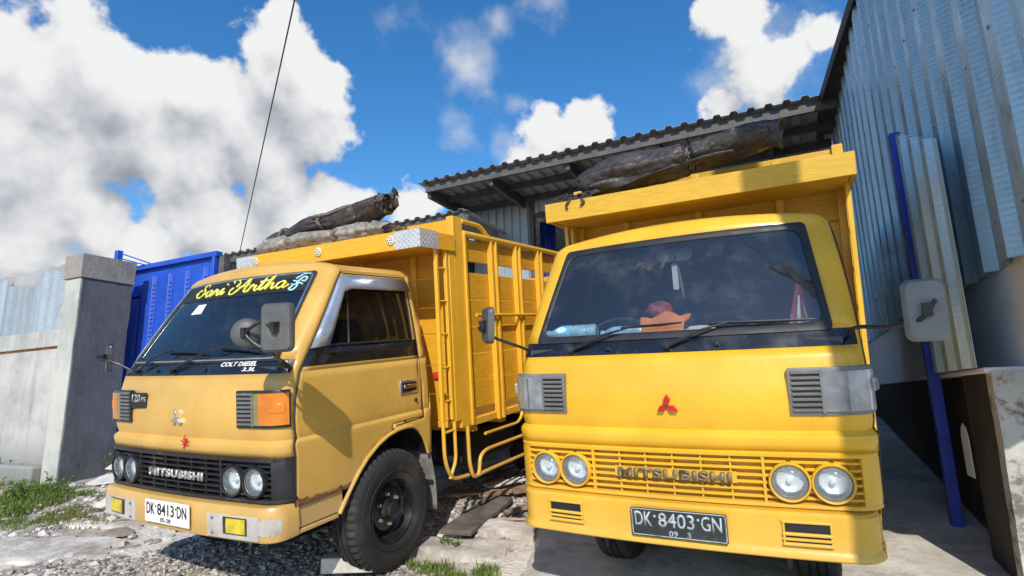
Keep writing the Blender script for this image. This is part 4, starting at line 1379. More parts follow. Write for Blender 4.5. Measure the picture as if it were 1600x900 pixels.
    for sd in (1, -1):
        if P['lip']:
            f = MB(); f.sweep(sub_plan(by, .838, .46, .64, 6, sd), [(.0, .528), (.006, .530), (.006, .612), (.0, .614)]); f.build('fog_slot', 'plate_ink', bpo)
            for z, hh in ((.618, .006), (.566, .006), (.544, .005), (.524, .006)):
                f = MB(); f.sweep(sub_plan(by, .838, .455, .645, 6, sd), [(-.002, z - hh), (.014, z - hh), (.016, z), (.012, z + hh), (-.002, z + hh)]); f.build('slot_bar', P['bumper'], bpo, ang=60)
            for s in (.457, .637):
                f = MB(); f.sweep(sub_plan(by, .838, s, s + .008, 1, sd), [(-.002, .522), (.013, .522), (.013, .62), (-.002, .62)]); f.build('slot_bar', P['bumper'], bpo)
        else:
            f = MB(); f.sweep(sub_plan(by, .838, .355, .745, 12, sd), [(.004, .478), (.013, .480), (.013, .600), (.004, .602)]); fo = f.build('fog_lamp_bracket', 'bracket_grey', bpo)
            f = MB(); f.sweep(sub_plan(by, .838, .485, .665, 6, sd), [(.010, .502), (.015, .502), (.015, .592), (.010, .592)]); f.build('fog_lamp_housing', 'black_plastic', bpo)
            f = MB(); f.sweep(sub_plan(by, .838, .515, .655, 6, sd), [(.012, .508), (.020, .510), (.022, .548), (.020, .585), (.012, .587)]); f.build('fog_lamp', 'yellow_lens', bpo, ang=60)
            for z in (.50, .58):
                q = sub_plan(by, .838, .40, .41, 1, sd)[0]
                f = MB(); f.lathe([(.009, 0), (.008, .006), (.0001, .008)], 8, M=Matrix.Translation((q[0], q[1] - .013, z)) @ M_FRONT); f.build('bolt', 'lamp_grey', bpo)
    # ---- number plate
    px = P['plate_dx']
    pl = MB(); pl.prism(rrect(px - .218, px + .218, .502, .632, .008, 3), -.024, -.019, lambda a, b, d: (a, d, b))
    plo = pl.build('number_plate', P['plate'], root, bev=.002)
    bd = MB(); bd.tube([(a, -.024, b) for a, b in rrect(px - .212, px + .212, .508, .626, .008, 3)], .0022, 5, closed=True); bd.build('plate_rim', P['plate_rim'], plo)
    t1, t2, t3, t4 = P['plate_text']
    for s, x, w in ((t1, -.158, .082), (t2, -.006, .165), (t3, .150, .090)):
        text_obj('lettering', s, P['ink'], plo, w, .066, (px + x, -.0245, .583), (1, 0, 0), (0, 0, 1), .0015, bold=.012)
    for x in (-.104, .094):
        dmb = MB(); dmb.lathe([(.006, 0), (.006, .0018), (.0001, .0018)], 10, M=Matrix.Translation((px + x, -.0242, .598)) @ M_FRONT); dmb.build('plate_dot', P['ink'], plo)
    for s, x, w in t4:
        text_obj('lettering', s, P['ink'], plo, w, .025, (px + x, -.0245, .524), (1, 0, 0), (0, 0, 1), .0015, bold=.01)
    # ---- emblem of three diamonds
    em = MB()
    for a in (90, 210, 330):
        c, s = math.cos(R(a)), math.sin(R(a)); L = .052; w = .030
        poly = [(0, 0), (c * L - s * w * .58 - c * L * .5 + c * 0, 0)]
        p1 = (c * L * .5 - s * w * .5 * 1.0, s * L * .5 + c * w * .5); p2 = (c * L, s * L); p3 = (c * L * .5 + s * w * .5, s * L * .5 - c * w * .5)
        em.prism([(0, 0), p3, p2, p1], -.008, .02, lambda q, b, d: (q * 1.05, P['em_y'] + d, 1.10 + b))
    em.build('emblem', P['emblem'], root, bev=.001)
    # ---- corner lamps
    for sd in (1, -1):
        ya, xa = .060, .846
        h = MB()
        h.sweep(sub_plan(ya, xa, .530, .872, 14, sd), [(-.01, 1.056), (.012, 1.056), (.015, 1.064), (.015, 1.252), (.012, 1.260), (-.01, 1.260)])
        lo = h.build('corner_lamp', P['lamp_frame'], root, ang=40)
        h = MB(); h.sweep(sub_plan(ya, xa, .545, .652, 4, sd), [(.012, 1.072), (.017, 1.072), (.017, 1.244), (.012, 1.244)]); h.build('louvre_back', 'plate_ink', lo)
        for k in range(8):
            z = 1.076 + k * .0232
            h = MB(); h.sweep(sub_plan(ya, xa, .542, .655, 4, sd), [(.014, z - .002), (.024, z - .003), (.026, z + .004), (.014, z + .010)]); h.build('louvre', P['louvre'], lo)
        h = MB(); h.sweep(sub_plan(ya, xa, .655, .665, 1, sd), [(.012, 1.066), (.026, 1.066), (.026, 1.250), (.012, 1.250)]); h.build('lamp_divider', P['louvre'], lo)
        h = MB(); h.sweep(sub_plan(ya, xa, .665, .705, 3, sd), [(.012, 1.070), (.022, 1.072), (.022, 1.244), (.012, 1.246)]); h.build('lens', P['lens2'], lo)
        h = MB(); h.sweep(sub_plan(ya, xa, .705, .862, 10, sd), [(.012, 1.070), (.022, 1.073), (.024, 1.16), (.022, 1.243), (.012, 1.246)]); h.build('lens', P['lens'], lo, ang=60)
        if P['lens'] == 'amber_lens':
            h = MB(); h.sweep(sub_plan(ya, xa, .775, .845, 5, sd), [(.020, 1.135), (.027, 1.137), (.027, 1.190), (.020, 1.192)]); h.build('lamp_block', 'amber_lens', lo, bev=.003)
        else:
            h = MB(); h.sweep(sub_plan(ya, xa, .745, .751, 1, sd), [(.02, 1.075), (.028, 1.075), (.028, 1.24), (.02, 1.24)]); h.build('lamp_divider', 'lamp_lens', lo)
            h = MB(); h.sweep(sub_plan(ya, xa, .845, .885, 3, sd), [(.012, 1.15), (.034, 1.152), (.034, 1.205), (.012, 1.207)]); h.build('lamp_tab', 'smoke_lens', lo, bev=.003)
    # ---- wipers
    for (x0, x1, z1, x2, z2) in P['wipers']:
        w = MB()
        a = ws_pt(x0, 1.372, .018); m_ = ws_pt(lerp(x0, x1, .55), lerp(1.372, z1, .62), .040); e_ = ws_pt(x1, z1, .034)
        w.tube([a, a.lerp(m_, .4), m_, e_], [.011, .010, .006, .0045], 7)
        w.tube([a + Vector((0, .02, -.012)), a + Vector((0, -.012, .006))], .016, 10)
        dx = x2 - x1
        b0, b1 = ws_pt(x1 - dx * .35, z1 - (z2 - z1) * .2, .022), ws_pt(x2, z2, .022)
        w.tube([b0, e_.lerp(b0, .3) , ws_pt(lerp(x1, x2, .3), lerp(z1, z2, .3), .026), b1], .0055, 6)
        w.tube([b0, ws_pt((x1 + x2) / 2, (z1 + z2) / 2, .012), b1], .0045, 5)
        w.build('wiper', 'black_plastic', root)
    for x in P['nozzles']:
        n_ = MB(); q = ws_pt(x, 1.375, .006); n_.box(q, (.022, .02, .018)); n_.build('washer_nozzle', 'black_plastic', root, bev=.004)
    # ---- mirrors on arms
    for (ctr, w_, h_, yaw, path, mm, rnd) in P['mirrors']:
        mr = MB()
        Mm = Matrix.Translation(ctr) @ Matrix.Rotation(R(yaw), 4, 'Z') @ Matrix.Rotation(R(-4), 4, 'X')
        if rnd:
            mr.lathe([(.0001, .030), (w_ * .5, .027), (w_ * .85, .017), (w_, .004), (w_ * 1.0, -.006), (w_ * .95, -.010), (.0001, -.010)], 32, M=Mm @ M_FRONT)
        else:
            o_ = rrect(-w_ / 2, w_ / 2, -h_ / 2, h_ / 2, .032, 5); i_ = rrect(-w_ / 2 + .012, w_ / 2 - .012, -h_ / 2 + .012, h_ / 2 - .012, .026, 5)
            k = len(o_)
            mr.add([(a, .012, b) for a, b in o_] + [(a, -.004, b) for a, b in o_] + [(a, -.020, b) for a, b in i_],
                   [tuple(range(k))] + [(i, (i + 1) % k, k + (i + 1) % k, k + i) for i in range(k)] + [(k + i, k + (i + 1) % k, 2 * k + (i + 1) % k, 2 * k + i) for i in range(k)] + [tuple(range(3 * k - 1, 2 * k - 1, -1))], M=Mm)
        mo = mr.build('mirror', mm, root, ang=45)
        if not rnd:
            gl_ = MB(); gl_.add([(a, .0135, b) for a, b in rrect(-w_ / 2 + .008, w_ / 2 - .008, -h_ / 2 + .008, h_ / 2 - .008, .026, 5)], [tuple(range(24))], M=Mm); gl_.build('mirror_glass', 'chrome', mo)
        ar = MB(); ar.tube(smooth_path(path, .06, 6), .0085, 8)
        ar.box(Mm @ Vector((0, -.03, 0)), (.03, .035, .05)); ar.tube([path[0], Vector(path[0]) + Vector((0, .04, -.03))], .02, 10)
        ar.build('mirror_arm', 'black_plastic', mo)
    # ---- wheels, axles, chassis
    for sd in (1, -1):
        wheel(root, sd * P['wx'], .955, sd)
        for dx in (.58, .80):
            wheel(root, sd * dx, 3.52, sd, full=dx > .7)
    ch = MB()
    for sd in (1, -1):
        ch.bb(sd * .33, sd * .39, .25, 5.0, .56, .74)
    for y in (.3, 1.5, 2.4, 3.5, 4.7): ch.bb(-.33, .33, y - .03, y + .03, .60, .70)
    ch.tube([(-.72, .955, .36), (.72, .955, .36)], .05, 10); ch.tube([(-.6, 3.52, .40), (.6, 3.52, .40)], .07, 10)
    ch.lathe([(.05, -.14), (.17, -.08), (.17, .08), (.05, .14)], 16, M=Matrix.Translation((0, 3.52, .40)))
    ch.bb(-.30, .30, .5, 1.3, .45, .92); ch.tube([(0, 1.3, .60), (0, 3.4, .42)], .045, 10)
    ch.build('chassis', 'dark_steel', root)
    for sd in (1, -1):
        s = MB()
        for k in range(4): s.bb(sd * .36, sd * .43, .50 + k * .04, 1.40 - k * .04, .455 + k * .011, .465 + k * .011)
        s.build('leaf_spring', 'dark_steel', root)
    ft = MB(); ft.bb(.42, .80, 1.95, 2.75, .42, .70); ft.build('fuel_tank', 'dark_steel', root, bev=.05, seg=3)
    tb = MB(); tb.bb(-.80, -.45, 1.95, 2.6, .42, .70); tb.build('tool_box', 'dark_steel', root, bev=.02)
    for sd in (1, -1):
        mf = MB()
        mf.grid(lambda u, v: (sd * lerp(.60, .84, v), 1.40 + .02 * math.sin(u * 3) + .05 * u, lerp(.66, .24, u)), 8, 4)
        mo = mf.build('mud_flap', 'mudflap', root, solid=.008)
        ms = MB(); ms.bar((sd * .60, 1.415, .45), (sd * .84, 1.415, .45), .012, .016); ms.build('flap_strip', 'dark_steel', mo)
    bed(root, P)
    return root

def bed(root, P):
    hw, xo, y0, y1 = P['hw'], P['bx'], 1.66, 4.95
    z0, zt, zr = .81, P['ztop'], P['zrail']
    ST, WD = P['steel'], P['wood']
    fl = MB()
    fl.bb(xo - hw, xo + hw, y0, y1, z0 - .02, z0 + .03)
    for y in [1.8 + .45 * k for k in range(7)]: fl.bb(xo - hw + .02, xo + hw - .02, y, y + .07, z0 - .07, z0 - .02)
    for sd in (1, -1): fl.bb(xo + sd * .34, xo + sd * .42, y0, y1, .742, z0 - .07)
    cb = fl.build('cargo_bed', ST, root, bev=.003)
    # headboard planks, one above the other
    nz = 7
    hts = [.20, .22, .24, .21, .23, .22, .21]; sc = (zt - .02 - z0 - .03) / sum(hts)
    z = z0 + .03
    for k, h in enumerate(hts):
        h *= sc
        p = MB(); p.bb(xo - hw + .05, xo + hw - .05, y0 + .02, y0 + .05, z + .003, z + h - .003); p.build('plank', WD, cb, bev=.003); z += h
    for x in (-.55, 0, .55):
        p = MB(); p.bb(xo + x - .025, xo + x + .025, y0 - .012, y0 + .019, z0, zt - .03); p.build('headboard_stake', ST, cb, bev=.003)
    # back board
    p = MB(); p.bb(xo - hw + .05, xo + hw - .05, y1 - .04, y1 - .005, z0 + .03, zr - .1); p.build('tailgate', WD, cb)
    rows = [(.84, 1.06), (1.06, 1.27), (1.27, 1.49), (1.49, 1.71), (1.71, 1.93), (1.93 + .04, 2.02)]
    for sd in (1, -1):
        X = xo + sd * hw
        zz = z0 + .10
        hs = (2.00 - zz) / 5
        for k in range(5):
            p = MB(); a = zz + k * hs
            p.bb(X - sd * .055, X - sd * .025, y0 + .10, y1 - .05, a + .003, a + hs - .003); p.build('plank', WD, cb, bev=.003)
        p = MB(); p.bb(X - sd * .055, X - sd * .025, y0 + .10, y1 - .05, 2.09, zr - .03); p.build('plank', WD, cb, bev=.003)
        # corner post and stakes
        p = MB(); p.bb(X - sd * .06, X + sd * .004, y0 - .035, y0 + .095, z0 - .01, zt); p.build('corner_post', ST, cb, bev=.004)
        p = MB(); p.bb(X - sd * .02, X + sd * .018, y0 + .096, y0 + .125, z0 - .01, zr + .02); p.build('stake', ST, cb, bev=.003)
        for yy in (2.16, 2.60, 3.06, 3.52, 3.98, 4.44):
            for dy in (0, .075):
                p = MB(); p.bb(X - sd * .024, X + sd * .022, yy + dy, yy + dy + .030, z0 - .03, zr - .01); p.build('stake', ST, cb, bev=.003)
        p = MB(); p.tube([(X, y0 + .10, zr), (X, y1 - .02, zr)], .027, 10); p.build('top_rail', ST, cb)
        p = MB(); p.tube(smooth_path([(X, y0 + .09, zt - .025), (X, y0 + .36, zt - .03), (X, y0 + .50, zr + .01)], .05), .019, 8); p.build('grab_rail', ST, cb)
        p = MB(); p.tube([(X + sd * .032, y0 + .20, 1.65), (X + sd * .032, y1 - .1, 1.65)], .014, 8); p.build('side_rail', ST, cb)
        # ladder by the cab
        lx = X - sd * .005
        p = MB()
        for yy in (1.395, 1.515): p.bb(lx - .014, lx + .014, yy - .013, yy + .013, .88, P['vz'][0] + .02)
        p.bb(lx - .012, lx + .012, 1.55, 1.62, .86, P['vz'][0] + .02)
        lo = p.build('ladder', ST, root, bev=.003)
        for k in range(5):
            p = MB(); zz_ = 1.02 + k * .245; p.tube([(lx, 1.395, zz_), (lx, 1.515, zz_ + .004)], .009, 6); p.build('rung', ST, lo)
        p = MB(); p.tube(smooth_path([(lx, 1.395, .90), (lx, 1.395, .60), (lx, 1.47, .455), (lx, 1.69, .435)], .08), .014, 8)
        p.tube(smooth_path([(lx, 1.535, .90), (lx, 1.535, .58), (lx, 1.45, .465)], .05), .013, 8); p.tube([(lx, 1.40, .80), (lx, 1.54, .805)], .010, 6); p.build('step_loop', ST, lo)
        # under-run guard pipes
        g = MB()
        g.tube(smooth_path([(X, 1.70, .80), (X, 1.705, .52), (X, 1.745, .405), (X, 1.83, .405), (X, 1.86, .545), (X, 1.96, .575), (X, 3.0, .565)], .05), .015, 8)
        g.tube(smooth_path([(X, 1.82, .405), (X, 1.90, .41), (X, 3.05, .395)], .04), .015, 8)
        g.tube(smooth_path([(X, 1.95, .70), (X, 2.50, .695), (X, 2.58, .74), (X, 2.60, .82)], .05), .013, 8)
        g.tube([(X, 3.0, .80), (X, 3.0, .39)], .015, 8)
        g.build('guard_rail', ST, root)
    # visor box above the cab
    va, vb_ = P['vz']; vy = P['vy']
    vw = P['vw']
    v_ = MB()
    v_.bb(xo - vw, xo + vw, vy, vy + .028, va, vb_)
    for sd in (1, -1): v_.bb(xo + sd * (vw - .028), xo + sd * vw, vy + .0285, y0 - .04, va + .004, vb_ - .004)
    v_.bb(xo - vw + .03, xo + vw - .03, vy + .03, y0 + .018, va + .012, va + .030)
    v_.bb(xo - vw + .03, xo + vw - .03, vy + .03, y0 + .018, vb_ - .055, vb_ - .035)
    vo_ = v_.build('visor', WD, root, bev=.003)
    if zt > vb_ + .02:
        u = MB(); u.prism([(xo - hw + .05, vb_ - .02), (xo + hw - .05, vb_ - .02), (xo + hw - .05, zt - .02), (xo - hw + .05, zt - .02)], y0 - .006, y0 + .016, lambda a, b, d: (a, d, b)); u.build('headboard_panel', WD, cb, bev=.003)
    for x in ():
        p = MB(); p.bar((xo + x, vy + .10, va + .006), (xo + x, y0 + .01, va - .22), .03, .03); p.build('visor_bracket', ST, vo_)
    if P['plates']:
        for sd in (1, -1):
            p = MB()
            p.bb(xo + sd * (vw - .225), xo + sd * (vw + .004), vy - .005, vy, va + .001, vb_ - .001)
            p.bb(xo + sd * vw, xo + sd * (vw + .005), vy + .0005, vy + .215, va + .001, vb_ - .001)
            po = p.build('corner_plate', 'diamond_plate', vo_)
            stud = MB()
            for i in range(11):
                for j in range(7):
                    if (i + j) % 2 == 0:
                        sx_, sz_ = xo + sd * (vw - .215 + i * .0205), va + .012 + j * .0195
                        a = 45 if i % 2 else -45
                        stud.box((0, 0, 0), (.018, .003, .006), M=Matrix.Translation((sx_, vy - .006, sz_)) @ Matrix.Rotation(R(a), 4, 'Y'))
                        if i < 10: stud.box((0, 0, 0), (.003, .018, .006), M=Matrix.Translation((xo + sd * (vw + .006), vy + .012 + i * .0195, sz_)) @ Matrix.Rotation(R(a), 4, 'X'))
            stuff(stud.build('tread_studs', 'bright_trim', vo_))
        for x in (-.745, 0, .735):
            p = MB()
            p.lathe([(.034, 0), (.034, .010), (.026, .013), (.0001, .014)], 16, M=Matrix.Translation((xo + x, vy - .001, (va + vb_) / 2 + .008)) @ M_FRONT); mo = p.build('marker_lamp', 'marker_white', vo_)
            q = MB()
            for k in range(7):
                a = R(360 * k / 6) if k else 0; r_ = .021 if k else 0
                q.lathe([(.006, .012), (.006, .016), (.0001, .016)], 8, M=Matrix.Translation((xo + x + r_ * math.cos(a), vy - .001, (va + vb_) / 2 + .008 + r_ * math.sin(a))) @ M_FRONT)
            q.build('lamp_dots', 'lamp_grey', mo)
    tl = MB(); tl.lathe([(.035, 0), (.035, .02), (.02, .04), (.0001, .045)], 14, M=Matrix.Translation((xo + .86, 1.50, 1.20)) @ M_FRONT)
    tl.build('side_lamp', 'red_lens', root)

def pose(loc, yaw, pitch, roll):
    m = Matrix.Rotation(yaw, 4, 'Z') @ Matrix.Rotation(pitch, 4, 'X') @ Matrix.Rotation(roll, 4, 'Y')
    m.translation = loc
    return m
MA = pose(Vector((-3.478, 2.188, -.007)), -.0089, .1204, .0308)
MBt = pose(Vector((-.715, 2.899, .011)), .0056, .1347, .0196)
PA = dict(M=MA, paint='paint_ochre', cowl='black_gloss', band=True, rain_visor=True, door_glass='glass_door', ws_glass='glass_tinted', chrome_ws=True,
          grille='black_plastic', grille_back='plate_ink', letters='letter_silver', letter_plate='black_plastic', lip=False, bumper='paint_ochre', plate='plate_white', plate_rim='plate_white',
          plate_dx=.005, plate_text=('DK', '8413', 'DN', [('05-28', -.01, .105)]), ink='plate_ink', emblem='chrome', em_y=.042, lamp_frame='black_plastic', louvre='lamp_grey', lens='amber_lens', lens2='olive_lens',
          wipers=[(-.60, -.24, 1.488, .10, 1.470), (-.17, .30, 1.492, .58, 1.462)], nozzles=(-.35, .16),
          mirrors=[((1.115, -.12, 1.59), .165, .24, 24, [(.79, .235, 1.36), (.86, .10, 1.40), (1.00, -.03, 1.44), (1.10, -.10, 1.50), (1.13, -.15, 1.58), (1.05, -.15, 1.62)], 'mirror_back', False),
                   ((.885, -.12, 1.573), .076, 0, 40, [(.80, .23, 1.37), (.90, .06, 1.43), (1.04, -.10, 1.47), (.96, -.14, 1.52), (.90, -.15, 1.575), (1.04, -.15, 1.63)], 'mirror_back', True),
                   ((-.985, .165, 1.475), .12, .20, -22, [(-.79, .235, 1.36), (-.88, .16, 1.44), (-1.03, .09, 1.48), (-1.02, .14, 1.50)], 'black_plastic', False)],
          wx=.772, hw=.972, bx=0.0, ztop=2.425, zrail=2.30, steel='paint_steel_yellow', wood='wood_yellow', vz=(2.135, 2.268), vy=1.18, vw=.994, plates=True, sill='paint_rusty', cab_mirror='lining')
PBt = dict(M=MBt, paint='paint_yellow', cowl='black_gloss', band=False, rain_visor=False, door_glass='glass_side', ws_glass='glass_dusty', chrome_ws=False,
           grille='paint_yellow', grille_back='paint_yellow', letters='letter_brown', letter_plate='paint_yellow', lip=True, bumper='paint_yellow', plate='plate_black', plate_rim='plate_grey_ink',
           plate_dx=.018, plate_text=('DK', '8403', 'GN', [('09', -.022, .040), ('3', .048, .018)]), ink='plate_grey_ink', emblem='emblem_red', em_y=.042, lamp_frame='lamp_grey', louvre='lamp_grey', lens='smoke_lens', lens2='smoke_lens',
           wipers=[(-.50, -.15, 1.470, .08, 1.478), (.01, .30, 1.462, .66, 1.455)], nozzles=(-.30, .24),
           mirrors=[((1.03, -.10, 1.482), .140, .235, 4, [(.78, .22, 1.37), (.80, .05, 1.43), (.92, -.04, 1.42), (1.02, -.14, 1.45), (1.06, -.14, 1.52)], 'mirror_grey', False),
                    ((-.870, -.10, 1.542), .125, .195, -40, [(-.775, .225, 1.36), (-.76, .10, 1.40), (-.86, -.06, 1.47), (-.90, -.15, 1.53)], 'mirror_back', False)],
           wx=.555, hw=.955, bx=-.035, ztop=2.585, zrail=2.36, steel='paint_steel_pale', wood='wood_pale_yellow', vz=(2.262, 2.400), vy=1.09, vw=.985, plates=False, sill='paint_yellow', cab_mirror='board_white')
truck_a = make_truck(PA)
tag(truck_a, 'ochre yellow cargo truck with black grille, amber corner lamps and white number plate', 'truck', 'yellow cargo trucks parked nose out')
truck_b = make_truck(PBt)
tag(truck_b, 'bright yellow cargo truck with yellow grille, red emblem and black number plate', 'truck', 'yellow cargo trucks parked nose out')

# lettering and marks peculiar to truck A
wsA = [c for c in truck_a.children if c.name.startswith('windshield')][0]
st = MB()
st.grid(lambda u, v: ws_pt(lerp(-1, 1, u) * (lerp(.655, .642, v)), lerp(1.83, 1.945, v) - .02 * (abs(2 * u - 1) ** 6) * v, .003), 24, 4)
st.build('sun_strip', 'plate_ink', wsA)
SCRIPT = [  # the sign-writer's script, pen strokes on a base line
    [(.95, .92), (.75, 1.05), (.50, .98), (.45, .78), (.70, .60), (.78, .35), (.50, .10), (.15, .12), (-.05, .35), (.05, .62), (.30, .66)],
    [(1.55, .48), (1.30, .56), (1.08, .36), (1.14, .10), (1.36, .12), (1.56, .48), (1.50, .16), (1.62, .08), (1.80, .24)],
    [(1.78, .20), (1.95, .58), (1.98, .44), (2.20, .46), (2.16, .14), (2.30, .08), (2.46, .26)],
    [(2.44, .22), (2.62, .55), (2.54, .18), (2.66, .08), (2.84, .28)], [(2.74, .80), (2.80, .90)],
    [(3.50, .50), (3.30, .24), (3.40, .02), (3.70, .02), (4.05, .40), (4.50, 1.02), (4.62, 1.05), (4.52, .55), (4.50, .12), (4.70, .05), (4.85, .2)],
    [(3.35, .85), (3.30, 1.05), (3.62, 1.08), (3.85, .80), (3.70, .52)], [(3.95, .44), (4.35, .52), (4.70, .60)],
    [(4.82, .18), (5.00, .56), (5.04, .44), (5.26, .46), (5.22, .14), (5.36, .08), (5.52, .26)],
    [(5.50, .22), (5.78, .96), (5.60, .20), (5.74, .08), (5.92, .26)], [(5.42, .68), (5.70, .72), (6.02, .76)],
    [(5.90, .20), (6.25, .92), (6.30, 1.06), (6.16, 1.04), (6.02, .08), (6.20, .46), (6.40, .50), (6.38, .16), (6.50, .08), (6.66, .26)],
    [(7.16, .50), (6.92, .58), (6.70, .38), (6.76, .10), (6.98, .12), (7.18, .50), (7.12, .16), (7.24, .08), (7.46, .28)],
]
sc_ = MB()
for s_ in SCRIPT:
    q = catmull(s_, 6)
    pts = [ws_pt(-.405 + p.x * .122, 1.845 + p.y * .088 + .006 * p.x / 7, .007) for p in q]
    rr_ = [.0042 + .0042 * abs(math.sin(i * .35 + .5)) for i in range(len(pts))]
    sc_.tube(pts, rr_, 5)
sc_.build('lettering', 'letter_yellow', wsA)
orn = MB()
for s_ in ([(7.75, .30), (7.6, .10), (7.85, .02), (8.0, .25), (7.85, .55), (7.62, .62)], [(7.9, .5), (8.1, .8), (8.35, .78), (8.3, .55), (8.12, .60)], [(7.7, .75), (7.95, .95), (8.2, 1.05), (8.5, 1.0)], [(7.6, .4), (7.8, .35), (8.05, .45), (8.3, .35)]):
    orn.tube([ws_pt(-.405 + p.x * .122, 1.835 + p.y * .1, .007) for p in catmull(s_, 5)], .006, 5)
orn.build('ornament', 'letter_cyan', wsA)
sk = MB(); sk.add([ws_pt(x, z, .003) for x, z in ((-.33, 1.735), (-.20, 1.735), (-.20, 1.80), (-.30, 1.80))], [(0, 1, 2, 3)]); sk.build('sticker', 'sticker', wsA)
cwA = [c for c in truck_a.children if c.name.startswith('cowl_panel')][0]
for body_, w_, h_, x, z in (('COLT DIESEL', .30, .028, .44, 1.402), ('3.3L', .11, .024, .54, 1.371)):
    q = ws_pt(x, z, .006)
    text_obj('lettering', body_, 'letter_white', cwA, w_, h_, q, (1, .05, 0), (0, .45, .89), .002, shear=.25, bold=.03)
stb = MB()
q = ws_pt(.745, 1.395, 0)
for k in range(9):
    a = k * 2.4; r_ = .012 + .011 * (k % 3)
    c_ = Vector((.752 + r_ * math.cos(a) * .8, .205, 1.392 + r_ * math.sin(a)))
    stb.lathe([(.012, 0), (.010, .006), (.0001, .008)], 8, M=Matrix.Translation(c_) @ Matrix.Rotation(R(38), 4, 'Z') @ M_FRONT)
stb.build('floral_sticker', 'sticker', cwA)
bdg = MB(); bdg.prism(rrect(-.530, -.360, 1.150, 1.246, .006, 2), .066, .074, lambda a, b, d: (a, d - .0, b)); bo = bdg.build('badge', 'plate_ink', truck_a)
text_obj('lettering', '120', 'letter_silver', bo, .095, .050, (-.472, .066, 1.212), (1, 0, 0), (0, 0, 1), .002, bold=.02, shear=.12)
text_obj('lettering', 'PS', 'letter_silver', bo, .055, .034, (-.388, .066, 1.204), (1, 0, 0), (0, 0, 1), .002, bold=.02, shear=.12)
spl = MB()
for k in range(9):
    a = R(40 * k + 9); l_ = .030 if k % 2 else .042
    spl.bar((.09 + .012 * math.cos(a), .040, .965 + .012 * math.sin(a)), (.09 + l_ * math.cos(a), .040, .965 + l_ * math.sin(a)), .004, .005, up=(0, 1, 0))
spl.lathe([(.013, -.006), (.011, .003), (.0001, .004)], 12, M=Matrix.Translation((.09, .044, .962)) @ M_FRONT)
spl.build('red_splash_sticker', 'emblem_red', truck_a)

# rust eaten into the foot of truck A's door and along its arch, and the scraped bumper corner
rs_ = MB(); random.seed(12)
def rust_strip(pts, w0, w1, out=.0025):
    """ragged strip along pts (y, z), growing upward"""
    n = len(pts)
    for i, (y, z) in enumerate(pts):
        h = max(.003, lerp(w0, w1, .5 + .9 * noise.noise(Vector((y * 23, z * 23, 1)))))
        rs_.v.append((interp(XST, z) + out, y, z)); rs_.v.append((interp(XST, z + h) + out, y + .01 * noise.noise(Vector((y * 40, 0, 3))), z + h))
    o = len(rs_.v) - 2 * n
    for i in range(n - 1): rs_.f.append([o + 2 * i, o + 2 * i + 2, o + 2 * i + 3, o + 2 * i + 1]); rs_.mi.append(0)
rust_strip([(lerp(.20, .60, k / 50), .621) for k in range(51)], .002, .042)
rust_strip([(y, z + .004) for y, z in [(lerp(.62, 1.0, k / 40), interp(ARCH, lerp(.62, 1.0, k / 40))) for k in range(41)]], -.02, .022)
rust_strip([(lerp(1.10, 1.31, k / 24), .925) for k in range(25)], -.012, .016)
stuff(rs_.build('rust_edge', 'rust', truck_a, ang=60))
sf = MB()
q_ = sub_plan(0.0, .838, .735, .86, 14)
for k in range(15):
    x, y, nx, ny = q_[k]
    lo_, hi_ = .500 + .03 * noise.noise(Vector((k * .7, 0, 1))) + .02 * abs(k - 7) / 7, .600 + .03 * noise.noise(Vector((k * .9, 4, 1))) - .02 * abs(k - 7) / 7
    for z in (lo_, lerp(lo_, hi_, .5), hi_): sf.v.append((x + nx * .0115, y + ny * .0115, z))
for k in range(14):
    for c in range(2): sf.f.append([k * 3 + c, k * 3 + 3 + c, k * 3 + 4 + c, k * 3 + 1 + c]); sf.mi.append(0)
sf.build('scrape', 'bracket_grey', truck_a, ang=60)
